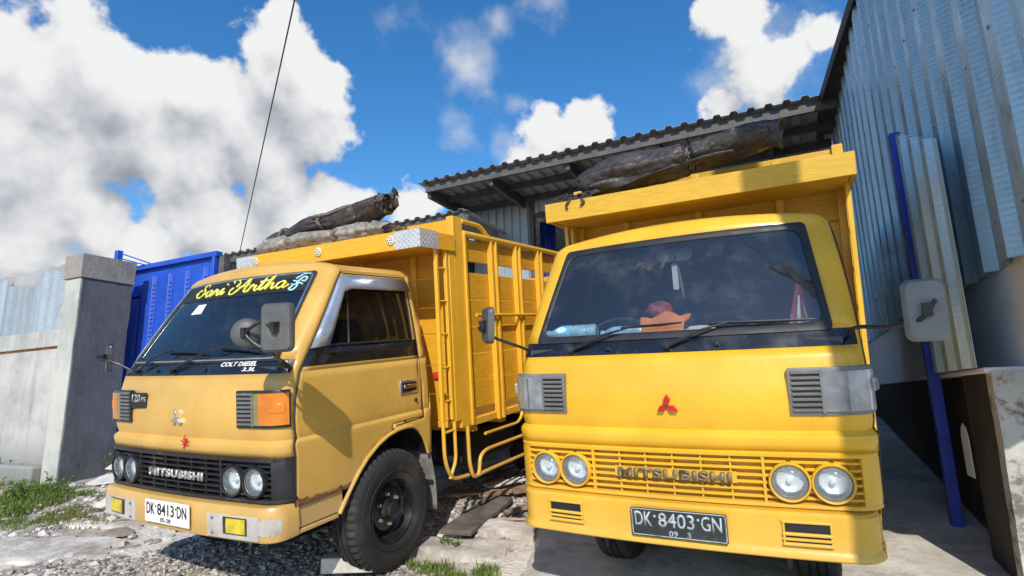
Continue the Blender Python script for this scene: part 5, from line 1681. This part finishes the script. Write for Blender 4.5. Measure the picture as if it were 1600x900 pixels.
# ------------------------------------------------------------------ tarpaulins on the visors
def tarp(path, rad, seed, squash=.8, ties=(), n=64, m_=170, folds=6, amp=.16, tight=.72):
    """rolled canvas: a lumpy tube with lengthwise folds, drawn in where it is tied; spiral at the ends"""
    P_ = catmull3(path, m_)
    b_ = MB(); L = len(P_)
    for i, p in enumerate(P_):
        t = i / (L - 1)
        d = (P_[min(i + 1, L - 1)] - P_[max(i - 1, 0)]).normalized()
        s = d.cross(Vector((0, 0, 1))).normalized(); u = s.cross(d)
        r = rad(t)
        for tt in ties: r *= 1 - (1 - tight) * math.exp(-((t - tt) / .022) ** 2)
        for j in range(n):
            a = 2 * math.pi * j / n
            q = Vector((math.cos(a) * 1.1 + seed, math.sin(a) * 1.1, t * 4))
            f = 1 + amp * .8 * noise.noise(q)
            # long pleats that wander round the roll
            for kk in range(folds):
                ph = kk * 6.283 / folds + seed * 1.7 * kk + 1.1 * noise.noise(Vector((t * 2.6, kk * 3.1, seed)))
                hgt = .5 + .9 * noise.noise(Vector((t * 3.3, kk * 7.7, seed + 5)))
                cs = math.cos(a - ph)
                if cs > 0: f += amp * .62 * max(0, hgt) * cs ** 26
                cs2 = math.cos(a - ph - .30)
                if cs2 > 0: f -= amp * .40 * max(0, hgt) * cs2 ** 30
            # gathers where the cord bites
            for tt in ties:
                f += .075 * math.exp(-((t - tt) / .07) ** 2) * math.sin(9 * a + 4 * noise.noise(Vector((a, t * 8, seed))) + seed)
            f += .18 * (((a / 6.283 + t * .35 + seed * .37) % 1.0) ** 9)
            f += amp * .22 * noise.noise(q * 5.0 + Vector((0, 0, t * 9)))
            b_.v.append(tuple(p + s * (math.cos(a) * r * f) + u * (math.sin(a) * r * f * squash)))
    for i in range(L - 1):
        for j in range(n):
            j2 = (j + 1) % n
            b_.f.append([i * n + j, i * n + j2, (i + 1) * n + j2, (i + 1) * n + j]); b_.mi.append(0)
    # ends: rolled-in layers
    for e, i in ((-1, 0), (1, L - 1)):
        base = [b_.v[i * n + j] for j in range(n)]
        c = sum((Vector(v) for v in base), Vector()) / n
        d = (P_[1] - P_[0]).normalized() if i == 0 else (P_[-1] - P_[-2]).normalized()
        prev = [i * n + j for j in range(n)]
        for k, (sc, ax) in enumerate(((.86, .03), (.70, -.02), (.52, .025), (.34, -.03), (.15, .0))):
            o = len(b_.v)
            for j in range(n):
                v = Vector(base[j]); w = .05 * noise.noise(v * 22 + Vector((k, 0, 0)))
                b_.v.append(tuple(c + (v - c) * sc + d * e * (ax + w)))
            for j in range(n):
                j2 = (j + 1) % n
                b_.f.append([prev[j], prev[j2], o + j2, o + j]); b_.mi.append(0)
            prev = [o + j for j in range(n)]
        b_.f.append(prev); b_.mi.append(0)
    return b_
def catmull3(pts, m_):
    pts = [Vector(p) for p in pts]; P = [pts[0] * 2 - pts[1]] + pts + [pts[-1] * 2 - pts[-2]]; out = []
    segs = len(pts) - 1
    for k in range(m_ + 1):
        s = min(segs - 1e-6, segs * k / m_); i = int(s); t = s - i
        a, b, c, d = P[i:i + 4]
        out.append(.5 * ((2 * b) + (c - a) * t + (2 * a - 5 * b + 4 * c - d) * t * t + (3 * b - a - 3 * c + d) * t ** 3))
    return out
def tie(b_, path, t, r, squash, m_=110):
    P_ = catmull3(path, m_); i = int(t * m_); p = P_[i]; d = (P_[min(i + 1, m_)] - P_[max(i - 1, 0)]).normalized()
    s = d.cross(Vector((0, 0, 1))).normalized(); u = s.cross(d)
    for k in (-1, 1):
        b_.tube([p + d * (.010 * k + .01 * math.sin(j)) + s * (math.cos(2 * math.pi * j / 24) * r) + u * (math.sin(2 * math.pi * j / 24) * r * squash) for j in range(24)], .006, 6, closed=True)
def on_truck(M, pts): return [M @ Vector(p) for p in pts]

# truck A: a grey-silver roll below and a dark brown roll above it, in the tray behind the visor
pa1 = on_truck(MA, [(-.86, 1.40, 2.345), (-.45, 1.41, 2.365), (0, 1.40, 2.36), (.30, 1.41, 2.36), (.50, 1.41, 2.345)])
r1 = lambda t: .098 + .014 * math.sin(t * 9 + 1)
tb_ = tarp(pa1, r1, 3.1, .82, (.18, .50, .82), tight=.70)
root_ = empty('tarpaulin_roll', Matrix.Identity(4)); tb_.build('canvas', 'tarp_silver', root_, ang=50)
for t in (.18, .50, .82):
    rp_ = MB(); tie(rp_, pa1, t, .082, .8); stuff(rp_.build('rope', 'rope', root_))
tag(root_, 'grey silver tarpaulin roll lying under the brown one on the ochre truck', 'tarpaulin', 'rolled tarpaulins on the trucks')
pa2 = on_truck(MA, [(-.88, 1.46, 2.445), (-.76, 1.44, 2.455), (-.60, 1.43, 2.455), (-.35, 1.42, 2.505), (0, 1.41, 2.505), (.22, 1.41, 2.505), (.40, 1.40, 2.535), (.52, 1.40, 2.55)])
r2 = lambda t: .056 + .040 * min(1, max(0, (t - .25) / .2)) + .014 * math.sin(t * 11) * (t > .2) + (.012 if t > .75 else 0)
tb_ = tarp(pa2, r2, 8.7, .85, (.24, .50, .74), tight=.74, amp=.20)
root_ = empty('tarpaulin_roll', Matrix.Identity(4)); tb_.build('canvas', 'tarp_brown', root_, ang=50)
for t in (.24, .50, .74):
    rp_ = MB(); tie(rp_, pa2, t, .078, .85); stuff(rp_.build('rope', 'rope', root_))
rp_ = MB()
P2 = catmull3(pa2, 110)
rp_.tube(smooth_path([P2[52] + Vector((.0, -.09, .03)), P2[62] + Vector((0, -.10, .02)), P2[72] + Vector((0, -.10, .05)), P2[82] + Vector((0, -.09, .06))], .04), .007, 6)
rp_.build('rope', 'rope', root_)
tag(root_, 'dark brown tarpaulin roll on top of the grey one on the ochre truck', 'tarpaulin', 'rolled tarpaulins on the trucks')
# frayed crumple at the right end
fr_ = MB(); random.seed(4)
c0 = MA @ Vector((.53, 1.39, 2.54))
for k in range(11):
    p = c0 + Vector((random.uniform(-.06, .10), random.uniform(-.08, .05), random.uniform(-.08, .06))); d = Vector((random.uniform(-.2, 1), random.uniform(-1, .2), random.uniform(-.6, .7))).normalized() * random.uniform(.04, .075)
    s = Vector((random.uniform(-1, 1), random.uniform(-1, 1), random.uniform(-1, 1))).normalized() * random.uniform(.02, .05)
    fr_.grid(lambda u, v, p=p, d=d, s=s: p + d * u + s * (v - .5) * 2 * (1 - .4 * u) + Vector((0, 0, .02 * math.sin(u * 5 + v * 4))), 4, 3)
fr_.build('loose_canvas', 'tarp_brown', root_, solid=.003)

# truck B: one big folded tarpaulin, flatter at the left, raised to the right
pb1 = on_truck(MBt, [(-.76, 1.33, 2.535), (-.50, 1.33, 2.575), (-.15, 1.32, 2.58), (.08, 1.32, 2.605), (.32, 1.32, 2.64), (.50, 1.33, 2.665)])
r3 = lambda t: interp([(0, .135), (.2, .150), (.5, .125), (.62, .12), (.8, .125), (1, .105)], t)
tb_ = tarp(pb1, r3, 15.3, .80, (.53,), tight=.66, amp=.26, n=72, folds=5)
root_ = empty('tarpaulin_bundle', Matrix.Identity(4)); tb_.build('canvas', 'tarp_black', root_, ang=50)
rp_ = MB(); tie(rp_, pb1, .53, .092, .86); stuff(rp_.build('rope', 'rope', root_))
# flap folded over the front and the free corner at the right
fl2 = MB()
def flap(u, v):
    x = lerp(-.70, .30, u); b0 = Vector((x, 1.215 - .03 * v, 2.515 + .05 * u - .07 * v * (1 - u * .9)))
    return MBt @ (b0 + Vector((0, -.02 * math.sin(u * 14 + v * 3) - .03 * math.sin(v * 3.1), .016 * math.sin(u * 9 + 2 * v))))
fl2.grid(flap, 40, 8); fl2.build('folded_flap', 'tarp_black', root_, solid=.006, ang=60)
fl3 = MB()
def corner(u, v):
    a = R(lerp(-70, 200, v))
    r_ = .085 * (1 + .25 * noise.noise(Vector((u * 4, v * 5, 2)))) * (1 + .25 * u)
    return MBt @ Vector((lerp(.44, .585, u) - .02 * math.sin(v * 7), 1.325 - math.cos(a) * r_ * .9, 2.665 - .02 * u + math.sin(a) * r_ * 1.05 + .02 * math.sin(v * 9)))
fl3.grid(corner, 8, 26); fl3.build('loose_corner', 'tarp_black', root_, solid=.006, ang=60)
kn = MB(); random.seed(9)
for k in range(12):
    p = MBt @ Vector((random.uniform(-.93, -.64), random.uniform(1.16, 1.26), random.uniform(2.405, 2.47)))
    pts = [p + Vector((random.uniform(-.08, .08), random.uniform(-.03, .03), random.uniform(-.025, .035))) for _ in range(5)]
    kn.tube(catmull3(pts, 14), .008, 6)
kn.tube(catmull3([MBt @ Vector(q) for q in ((-.80, 1.16, 2.42), (-.82, 1.08, 2.40), (-.85, 1.08, 2.36), (-.84, 1.08, 2.34))], 12), .008, 6)
kn.tube(catmull3([MBt @ Vector(q) for q in ((-.72, 1.16, 2.42), (-.73, 1.08, 2.40), (-.71, 1.08, 2.37), (-.74, 1.08, 2.35))], 12), .008, 6)
kn.build('knotted_cord', 'tarp_black', root_)
tag(root_, 'crumpled dark tarpaulin bundle tied with cord on the bright yellow truck', 'tarpaulin', 'rolled tarpaulins on the trucks')

# ------------------------------------------------------------------ things lying on truck B's dashboard
def inB(x, y, z): return MBt @ Vector((x, y, z))
RB = MBt.to_3x3().to_4x4()
def bottle(c, yaw, L, r, label):
    root = empty('water_bottle', Matrix.Translation(inB(*c)) @ RB @ Matrix.Rotation(R(yaw), 4, 'Z'))
    s = MB(); s.lathe([(.0001, 0), (r * .8, 0), (r, .012), (r, L * .18), (r * .94, L * .21), (r, L * .24), (r, L * .45), (r * .92, L * .48), (r, L * .51), (r, L * .72), (r * .75, L * .84), (r * .42, L * .93), (r * .42, L)], 20); s.build('bottle_body', 'bottle_plastic', root)
    s = MB(); s.lathe([(r * .46, L * .95), (r * .5, L * .96), (r * .5, L * 1.03), (.0001, L * 1.03)], 16); s.build('bottle_cap', 'plastic_blue_bottle', root)
    s = MB(); s.lathe([(r * 1.01, L * .52), (r * 1.02, L * .53), (r * 1.02, L * .70), (r * 1.01, L * .71)], 20, closed=False); s.build('bottle_label', 'plastic_blue_bottle', root)
    tag(root, label, 'bottle', 'water bottles on the dashboard')
bottle((-.40, .27, 1.465), 184, .28, .046, 'larger clear water bottle lying on the dashboard near the left corner')
bottle((-.14, .26, 1.452), 177, .23, .036, 'smaller clear water bottle lying on the dashboard beside the orange cloth')
def lump(name, c, s, mat, label, cat, seed, amp=.3):
    b_ = MB()
    def f(u, v):
        a, p = 2 * math.pi * v, math.pi * (u - .5)
        q = Vector((math.cos(p) * math.cos(a), math.cos(p) * math.sin(a), math.sin(p)))
        k = 1 + amp * noise.noise(q * 2.3 + Vector((seed, 0, 0))) + amp * .4 * noise.noise(q * 6 + Vector((seed, 0, 0)))
        return MBt @ Vector((c[0] + q.x * s[0] * k, c[1] + q.y * s[1] * k, c[2] + max(-.8, q.z) * s[2] * k))
    b_.grid(f, 14, 24, wrap=True); o = b_.build(name, mat, ang=60, merge=True); tag(o, label, cat); return o
# folded orange cloth
b_ = MB()
b_.grid(lambda u, v: MBt @ Vector((lerp(-.17, .06, u) + .03 * v, .26 + .10 * v, 1.417 + .125 * min(1, 3 * v) * (1 - .4 * abs(u - .55)) + .012 * math.sin(u * 9 + v * 5))), 18, 12)
tag(b_.build('folded_cloth', 'cloth_orange', solid=.02, ang=60), 'bright orange folded cloth on the dashboard behind the windshield', 'cloth')
lump('red_bag', (-.075, .38, 1.56), (.07, .045, .042), 'cloth_red', 'small dark red bag on top of the orange cloth', 'bag', 5)
lump('white_tissue', (-.63, .30, 1.445), (.05, .035, .035), 'tissue', 'crumpled white tissue in the left corner of the dashboard', 'tissue', 2, .8)
lump('cream_hat', (.13, .34, 1.435), (.085, .06, .03), 'card_cream', 'flat cream cloth bundle on the dashboard beside the orange cloth', 'cloth', 11, .3)
b_ = MB()
b_.add([inB(.54, .34, 1.413), inB(.66, .34, 1.413), inB(.66, .40, 1.413), inB(.54, .40, 1.413), inB(.595, .385, 1.64), inB(.615, .395, 1.63)], [(0, 1, 5, 4), (1, 2, 5), (2, 3, 4, 5), (3, 0, 4), (3, 2, 1, 0)])
o = b_.build('safety_cone', 'cloth_red'); tag(o, 'folded red warning triangle cone leaning in the right corner of the windshield', 'warning cone')
b_ = MB(); b_.add([inB(.578, .333, 1.43), inB(.60, .336, 1.43), inB(.606, .374, 1.58), inB(.598, .372, 1.58)], [(0, 1, 2, 3)]); b_.add([inB(.625, .336, 1.43), inB(.642, .336, 1.43), inB(.613, .376, 1.56)], [(0, 1, 2)]); b_.build('white_stripe', 'board_white', o, solid=.003)
hang = empty('hanging_charm', Matrix.Translation(inB(-.01, .57, 1.88)) @ RB)
s = MB(); s.tube([(0, 0, .06), (0, 0, -.08)], .003, 5); s.build('cord', 'rope', hang)
s = MB(); s.prism(rrect(-.022, .010, -.21, -.06, .006, 2), -.002, .002, lambda a, b, d: (a + .15 * (b + .1) * 0, d, b)); s.build('paper_charm', 'board_white', hang)
s = MB(); s.tube([(.012, 0, -.08), (.022, 0, -.16), (.032, 0, -.26)], [.006, .010, .004], 6); s.build('tassel', 'scrap_wood', hang)
tag(hang, 'paper charm and tassel hanging from the cabin mirror of the bright truck', 'charm')

# ------------------------------------------------------------------ yard litter
def board(name, x, y, L, W, T, yaw, mat, label, cat, group=None, dz=0.0, tilt=0.0, roll=0.0):
    n1 = MB()
    c = []
    for i in range(7):
        u = i / 6
        e = .06 * W * noise.noise(Vector((u * 5, x * 3, y)))
        c.append((lerp(-L / 2, L / 2, u), -W / 2 + e))
    for i in range(7):
        u = 1 - i / 6
        c.append((lerp(-L / 2, L / 2, u), W / 2 + .06 * W * noise.noise(Vector((u * 5, x * 3 + 9, y)))))
    n1.prism(c, -T / 2, T / 2, lambda a, b, d: (a, b, d))
    o = n1.build(name, mat, bev=min(.004, T * .2))
    nrm = Vector((.03, -.12, 1)).normalized()
    M = Matrix.Translation(gpt(x, y, T / 2 + .012 + dz)) @ Vector((0, 0, 1)).rotation_difference(nrm).to_matrix().to_4x4() @ Matrix.Rotation(R(yaw), 4, 'Z') @ Matrix.Rotation(R(tilt), 4, 'Y') @ Matrix.Rotation(R(roll), 4, 'X')
    o.matrix_world = M
    return tag(o, label, cat, group)
SW = 'scrap wood beside the left truck'
board('plank', -2.57, 4.10, .86, .25, .035, 97, 'plank_grey', 'broad dark grey plank lying on the gravel between the trucks', 'plank', SW, .03)
board('plank', -2.95, 4.62, .55, .10, .025, 22, 'scrap_wood', 'pale splintered board behind the broad dark plank, near the mud flap', 'plank', SW, .03)
board('plank', -2.62, 4.72, .62, .07, .03, 58, 'scrap_wood', 'narrow brown stick lying behind the far end of the broad plank', 'plank', SW, .05)
board('plank', -2.42, 4.86, .50, .09, .03, 48, 'scrap_wood', 'short brown board close beside the bright truck bumper', 'plank', SW, .05)
board('plank', -2.32, 4.36, .34, .05, .025, 60, 'scrap_wood', 'little brown slat on the pebbles right of the broad plank', 'plank', SW, .03)
board('plank', -2.82, 4.95, .40, .14, .02, 60, 'board_white', 'pale grey broken board in the shade behind the scrap sticks', 'plank', SW, .05)
board('plank', -3.12, 4.52, .45, .06, .03, 35, 'scrap_wood', 'thin dark stick nearest the mud flap', 'plank', SW, .02)
IR = 'iron bars beside the left truck'
for k, (x, y, lb) in enumerate(((-2.80, 5.25, 'lowest of three thin iron bars leading under the left truck'), (-2.86, 5.33, 'middle of three thin iron bars leading under the left truck'), (-2.93, 5.40, 'uppermost of three thin iron bars leading under the left truck'))):
    s = MB(); a, e_ = gpt(x - .18, y - .45, .10 + .02 * k), gpt(x + .22, y + .85, .10 + .02 * k)
    s.tube([a, a.lerp(e_, .3) + Vector((.01, 0, 0)), e_], .010, 8); tag(s.build('iron_bar', 'iron_rod'), lb, 'iron bar', IR)
s = MB(); s.tube([gpt(-2.46, 4.03, .045), gpt(-2.1, 4.06, .06), gpt(-1.78, 3.98, .07)], .011, 8); tag(s.build('iron_bar', 'rust'), 'rusty rod lying across the broken concrete edge by the bumper', 'iron bar')
BD = 'broken sheets by the gate pillar'
board('broken_sheet', -6.72, 3.62, .95, .34, .012, 12, 'board_white', 'long white broken board lying lowest in the heap by the pillar', 'broken sheet', BD, .16, tilt=-6, roll=10)
board('broken_sheet', -6.75, 3.85, .70, .40, .012, 30, 'board_white', 'white broken board lying in the middle of the heap by the pillar', 'broken sheet', BD, .26, tilt=5, roll=14)
board('broken_sheet', -6.80, 4.05, .62, .42, .012, -12, 'board_white', 'crumpled white sheet topmost in the heap by the pillar', 'broken sheet', BD, .36, tilt=-8, roll=16)
def stone(x, y, s, mat, label, seed, dz=0, group=None, name='broken_stone', cat='stone'):
    bm = bmesh.new(); bmesh.ops.create_icosphere(bm, subdivisions=2, radius=1)
    for v in bm.verts:
        k = 1 + .45 * noise.noise(v.co * 1.1 + Vector((seed, 0, 0))) + .12 * noise.noise(v.co * 4 + Vector((seed, 0, 0)))
        v.co = Vector((v.co.x * s[0] * k, v.co.y * s[1] * k, v.co.z * s[2] * k))
    me = bpy.data.meshes.new(name); bm.to_mesh(me); bm.free(); me.materials.append(MATS[mat]); me.shade_smooth(); me.set_sharp_from_angle(angle=R(24))
    o = obj(name, me); o.location = gpt(x, y, s[2] * .45 + dz); o.rotation_euler.z = seed
    return tag(o, label, cat, group)
ST_ = 'broken stones by the left truck'
stone(-6.08, 3.72, (.20, .17, .17), 'rubble_brown', 'big brown grey boulder tucked behind the left truck bumper', 1.2, .08, ST_)
stone(-5.72, 3.38, (.26, .16, .08), 'rubble_pale', 'flat pale broken concrete slab in front of the brown boulder', 4.4, .06, ST_)
stone(-6.12, 3.20, (.17, .09, .06), 'rubble_pale', 'angular whitish stone at the edge of the grass', 7.9, .06, ST_)
stone(-5.95, 3.28, (.05, .06, .12), 'rubble_pale', 'small upright whitish stone at the edge of the grass', 8.3, .06, ST_)
stone(-5.05, 3.42, (.13, .08, .04), 'rubble_pale', 'small pale stone under the white number plate', 2.7, .02, ST_)
stone(-5.30, 2.82, (.15, .10, .025), 'rubble_brown', 'flat brown stone lying on the bare worn concrete', 6.1, .01, ST_)
stone(-7.7, 2.95, (.16, .12, .09), 'rubble_brown', 'grey brown stone in the grass at the left picture edge', 9.6, .05, ST_)
bk = MB(); bk.bb(-.16, .16, -.06, .06, -.045, .045)
o = bk.build('concrete_block', 'rubble_pale', bev=.006); o.matrix_world = Matrix.Translation(gpt(-2.78, 2.88, .105)) @ Matrix.Rotation(R(30), 4, 'Z')
tag(o, 'small white concrete block wedged before the front wheel', 'concrete block')
# worn patches of old concrete showing through the gravel
def patch(poly, h, nm):
    b_ = MB(); c = Vector((sum(p[0] for p in poly) / len(poly), sum(p[1] for p in poly) / len(poly), 0)); n = 110
    ring0 = []
    for k in range(n):
        s = k / n * len(poly); i = int(s); t = s - i; p = Vector((*poly[i], 0)).lerp(Vector((*poly[(i + 1) % len(poly)], 0)), t)
        d = (p - c); p = c + d * (1 + .22 * noise.noise(p * 3.5) + .13 * noise.noise(p * 11)); ring0.append(p)
    rings = [(1.0, -.05), (.985, h), (.8, h + .006), (.55, h + .010), (.3, h + .006)]
    for f, e in rings:
        for p in ring0:
            q = c + (p - c) * f; b_.v.append((q.x, q.y, gz(q.x, q.y) + e + .016 * noise.noise(q * 2.1)))
    b_.v.append((c.x, c.y, gz(c.x, c.y) + h + .006))
    for r_ in range(len(rings) - 1):
        for k in range(n):
            k2 = (k + 1) % n; b_.f.append([r_ * n + k, r_ * n + k2, (r_ + 1) * n + k2, (r_ + 1) * n + k]); b_.mi.append(0)
    for k in range(n): b_.f.append([4 * n + k, 4 * n + (k + 1) % n, 5 * n]); b_.mi.append(0)
    structure(b_.build(nm, 'worn_concrete', ang=50))
patch([(-7.3, 2.0), (-6.0, 2.45), (-5.2, 2.75), (-4.7, 2.65), (-4.9, 2.35), (-5.5, 2.05), (-6.2, 1.7), (-7.2, 1.5)], .024, 'worn_concrete')
patch([(-6.3, 2.75), (-5.6, 3.0), (-5.2, 3.1), (-5.3, 2.95), (-5.9, 2.75)], .026, 'worn_concrete')
patch([(-2.75, 3.60), (-2.0, 3.75), (-2.05, 3.45), (-2.4, 3.35), (-2.7, 3.40)], .045, 'worn_concrete')
patch([(-2.55, 4.02), (-2.05, 4.25), (-2.0, 3.85), (-2.4, 3.82)], .046, 'worn_concrete')

# ------------------------------------------------------------------ gravel, grass and weeds
def gravel(regions, nm, seed):
    random.seed(seed); b_ = MB()
    bm = bmesh.new(); bmesh.ops.create_icosphere(bm, subdivisions=1, radius=1)
    ico_v = [v.co.copy() for v in bm.verts]; ico_f = [[v.index for v in f.verts] for f in bm.faces]; bm.free()
    oct_v = [Vector(p) for p in ((1, 0, 0), (-1, 0, 0), (0, 1, 0), (0, -1, 0), (0, 0, 1), (0, 0, -1), (.6, .6, .5), (-.6, .5, .55), (.5, -.6, .6), (-.5, -.6, .5))]
    for (x0, x1, y0, y1, cnt, s0, s1) in regions:
        for _ in range(cnt):
            x, y = random.uniform(x0, x1), random.uniform(y0, y1)
            if x > slab_left(y) + .12 and random.random() > .05: continue
            dens = noise.noise(Vector((x * .8, y * .8, 2))) + .6 * noise.noise(Vector((x * 2.2, y * 2.2, 7)))
            if x < -4.6 and dens < -.05 + .16 * (-4.6 - x): continue
            if -2.75 < x < -1.9 and 3.2 < y < 4.1 and dens < .25: continue
            s = random.uniform(s0, s1) * (1.6 if random.random() < .06 else 1)
            sx, sy, sz = s * random.uniform(.7, 1.25), s * random.uniform(.6, 1.1), s * random.uniform(.45, .8)
            a = random.uniform(0, 6.28); ca, sa = math.cos(a), math.sin(a)
            jit = [1 + random.uniform(-.22, .22) for _ in ico_v]
            z = ground_h(x, y) + sz * .35
            b_.add([(x + (p.x * ca * sx - p.y * sa * sy) * j, y + (p.x * sa * sx + p.y * ca * sy) * j, z + p.z * sz * j) for p, j in zip(ico_v, jit)], ico_f)
    return stuff(b_.build(nm, 'pebble', smooth=True, ang=40, fixn=False))
gravel([(-5.4, -2.0, 2.2, 3.9, 9500, .009, .024), (-3.4, -1.9, 3.6, 5.6, 3600, .011, .026), (-7.4, -4.6, 1.6, 3.4, 5200, .008, .024)], 'gravel', 21)
def rubble(regions, nm, mat, seed):
    random.seed(seed); b_ = MB()
    bm = bmesh.new(); bmesh.ops.create_icosphere(bm, subdivisions=1, radius=1)
    iv = [v.co.copy() for v in bm.verts]; jf = [[v.index for v in f.verts] for f in bm.faces]; bm.free()
    for (x0, x1, y0, y1, cnt, s0, s1) in regions:
        for _ in range(cnt):
            x, y = random.uniform(x0, x1), random.uniform(y0, y1)
            if x > slab_left(y): continue
            s = random.uniform(s0, s1); sx, sy, sz = s * random.uniform(.8, 1.6), s * random.uniform(.6, 1.1), s * random.uniform(.25, .6)
            a = random.uniform(0, 6.28); ca, sa = math.cos(a), math.sin(a); jit = [1 + random.uniform(-.3, .3) for _ in iv]; z = ground_h(x, y) + sz * .3
            b_.add([(x + (p.x * ca * sx - p.y * sa * sy) * j, y + (p.x * sa * sx + p.y * ca * sy) * j, z + p.z * sz * j) for p, j in zip(iv, jit)], jf)
    return stuff(b_.build(nm, mat, smooth=False, fixn=False))
rubble([(-7.2, -4.7, 1.9, 3.5, 170, .02, .06), (-3.2, -2.0, 3.3, 5.2, 60, .02, .05)], 'rubble', 'rubble_pale', 31)
rubble([(-7.2, -4.7, 1.9, 3.5, 120, .015, .05), (-3.2, -2.0, 3.3, 5.2, 60, .015, .04)], 'rubble', 'rubble_brown', 32)
def tuft(regions, nm, mat, seed, h0, h1):
    random.seed(seed); b_ = MB()
    for (cx, cy, rx, ry, cnt) in regions:
        for _ in range(cnt):
            a, r_ = random.uniform(0, 6.283), math.sqrt(random.random())
            x, y = cx + rx * r_ * math.cos(a), cy + ry * r_ * math.sin(a)
            if noise.noise(Vector((x * 3.1, y * 3.1, 11))) < -.15: continue
            h = random.uniform(h0, h1) * (1.1 - .5 * r_); w = random.uniform(.003, .006)
            b = random.uniform(0, 6.283); lx, ly = math.cos(b), math.sin(b); le = h * random.uniform(.2, .8)
            z = ground_h(x, y) - .005; sx, sy = -ly * w, lx * w
            b_.add([(x - sx, y - sy, z), (x + sx, y + sy, z), (x + lx * le * .35 + sx * .8, y + ly * le * .35 + sy * .8, z + h * .55), (x + lx * le * .35 - sx * .8, y + ly * le * .35 - sy * .8, z + h * .55), (x + lx * le, y + ly * le, z + h)], [(0, 1, 2, 3), (3, 2, 4)])
    return stuff(b_.build(nm, mat, smooth=False, fixn=False))
tuft([(-7.4, 2.85, 1.3, .50, 6500), (-6.7, 3.0, .8, .32, 1700), (-8.6, 2.7, 1.0, .6, 1500), (-2.25, 3.24, .36, .14, 800), (-2.05, 3.14, .24, .10, 380)], 'grass', 'grass', 5, .03, .10)
tuft([(-6.3, 2.95, .8, .25, 1100), (-7.2, 2.5, .9, .25, 900), (-2.3, 3.42, .35, .10, 260)], 'dry_grass', 'dry_grass', 6, .03, .10)
def weed(x, y, r_, h, cnt, seed, label, dz=0.0, leaf=.035):
    random.seed(seed); root = empty('weed_plant', Matrix.Translation(gpt(x, y, dz)))
    st_, lf = MB(), MB()
    for k in range(max(5, cnt // 14)):
        a = random.uniform(0, 6.283); rr = r_ * math.sqrt(random.random()); tip = Vector((math.cos(a) * rr, math.sin(a) * rr * .8, h * random.uniform(.55, 1)))
        base = Vector((math.cos(a) * rr * .25, math.sin(a) * rr * .25, -.06)); mid = base.lerp(tip, .5) + Vector((0, 0, h * .12))
        st_.tube([base, mid, tip], [.005, .004, .002], 5)
        for q in range(14):
            t = random.uniform(.25, 1.05); p = base.lerp(mid, t * 2) if t < .5 else mid.lerp(tip, t * 2 - 1)
            d = Vector((random.uniform(-1, 1), random.uniform(-1, 1), random.uniform(-.2, .7))).normalized(); L = leaf * random.uniform(.6, 1.4)
            s = d.cross(Vector((0, 0, 1))).normalized() * L * .42; n_ = Vector((0, 0, -L * .25))
            lf.add([p, p + d * L * .45 + s, p + d * L + n_, p + d * L * .45 - s, p + d * L * .5 + Vector((0, 0, L * .06))], [(0, 1, 4), (1, 2, 4), (2, 3, 4), (3, 0, 4)])
    st_.build('stem', 'weed_leaf', root); stuff(lf.build('leaves', 'weed_leaf', root, smooth=False, fixn=False))
    tag(root, label, 'plant', 'weeds along the left wall')
weed(-7.10, 3.72, .17, .42, 260, 1, 'leafy green weed growing against the dark pillar side', .02)
weed(-8.6, 3.35, .42, .30, 420, 2, 'low yellowish bush of weeds against the wall at the left picture edge', .08)
weed(-7.62, 3.42, .25, .36, 240, 3, 'thin upright weed in front of the pale pillar front', .02)
weed(-7.30, 3.05, .38, .24, 640, 4, 'broad bright green weed patch in the grass before the pillar', .0)
weed(-6.85, 3.15, .30, .16, 420, 14, 'low green weed patch beside the broken white sheets', .0, .028)
weed(-7.0, 2.75, .42, .13, 560, 15, 'flat spreading weed at the edge of the worn concrete', .0, .026)
weed(-7.95, 2.95, .40, .22, 560, 8, 'spreading green weed in the grass below the pale wall', .0)
weed(-2.42, 3.52, .12, .10, 110, 9, 'small green weed in a crack beside the dark plank', .02, .025)
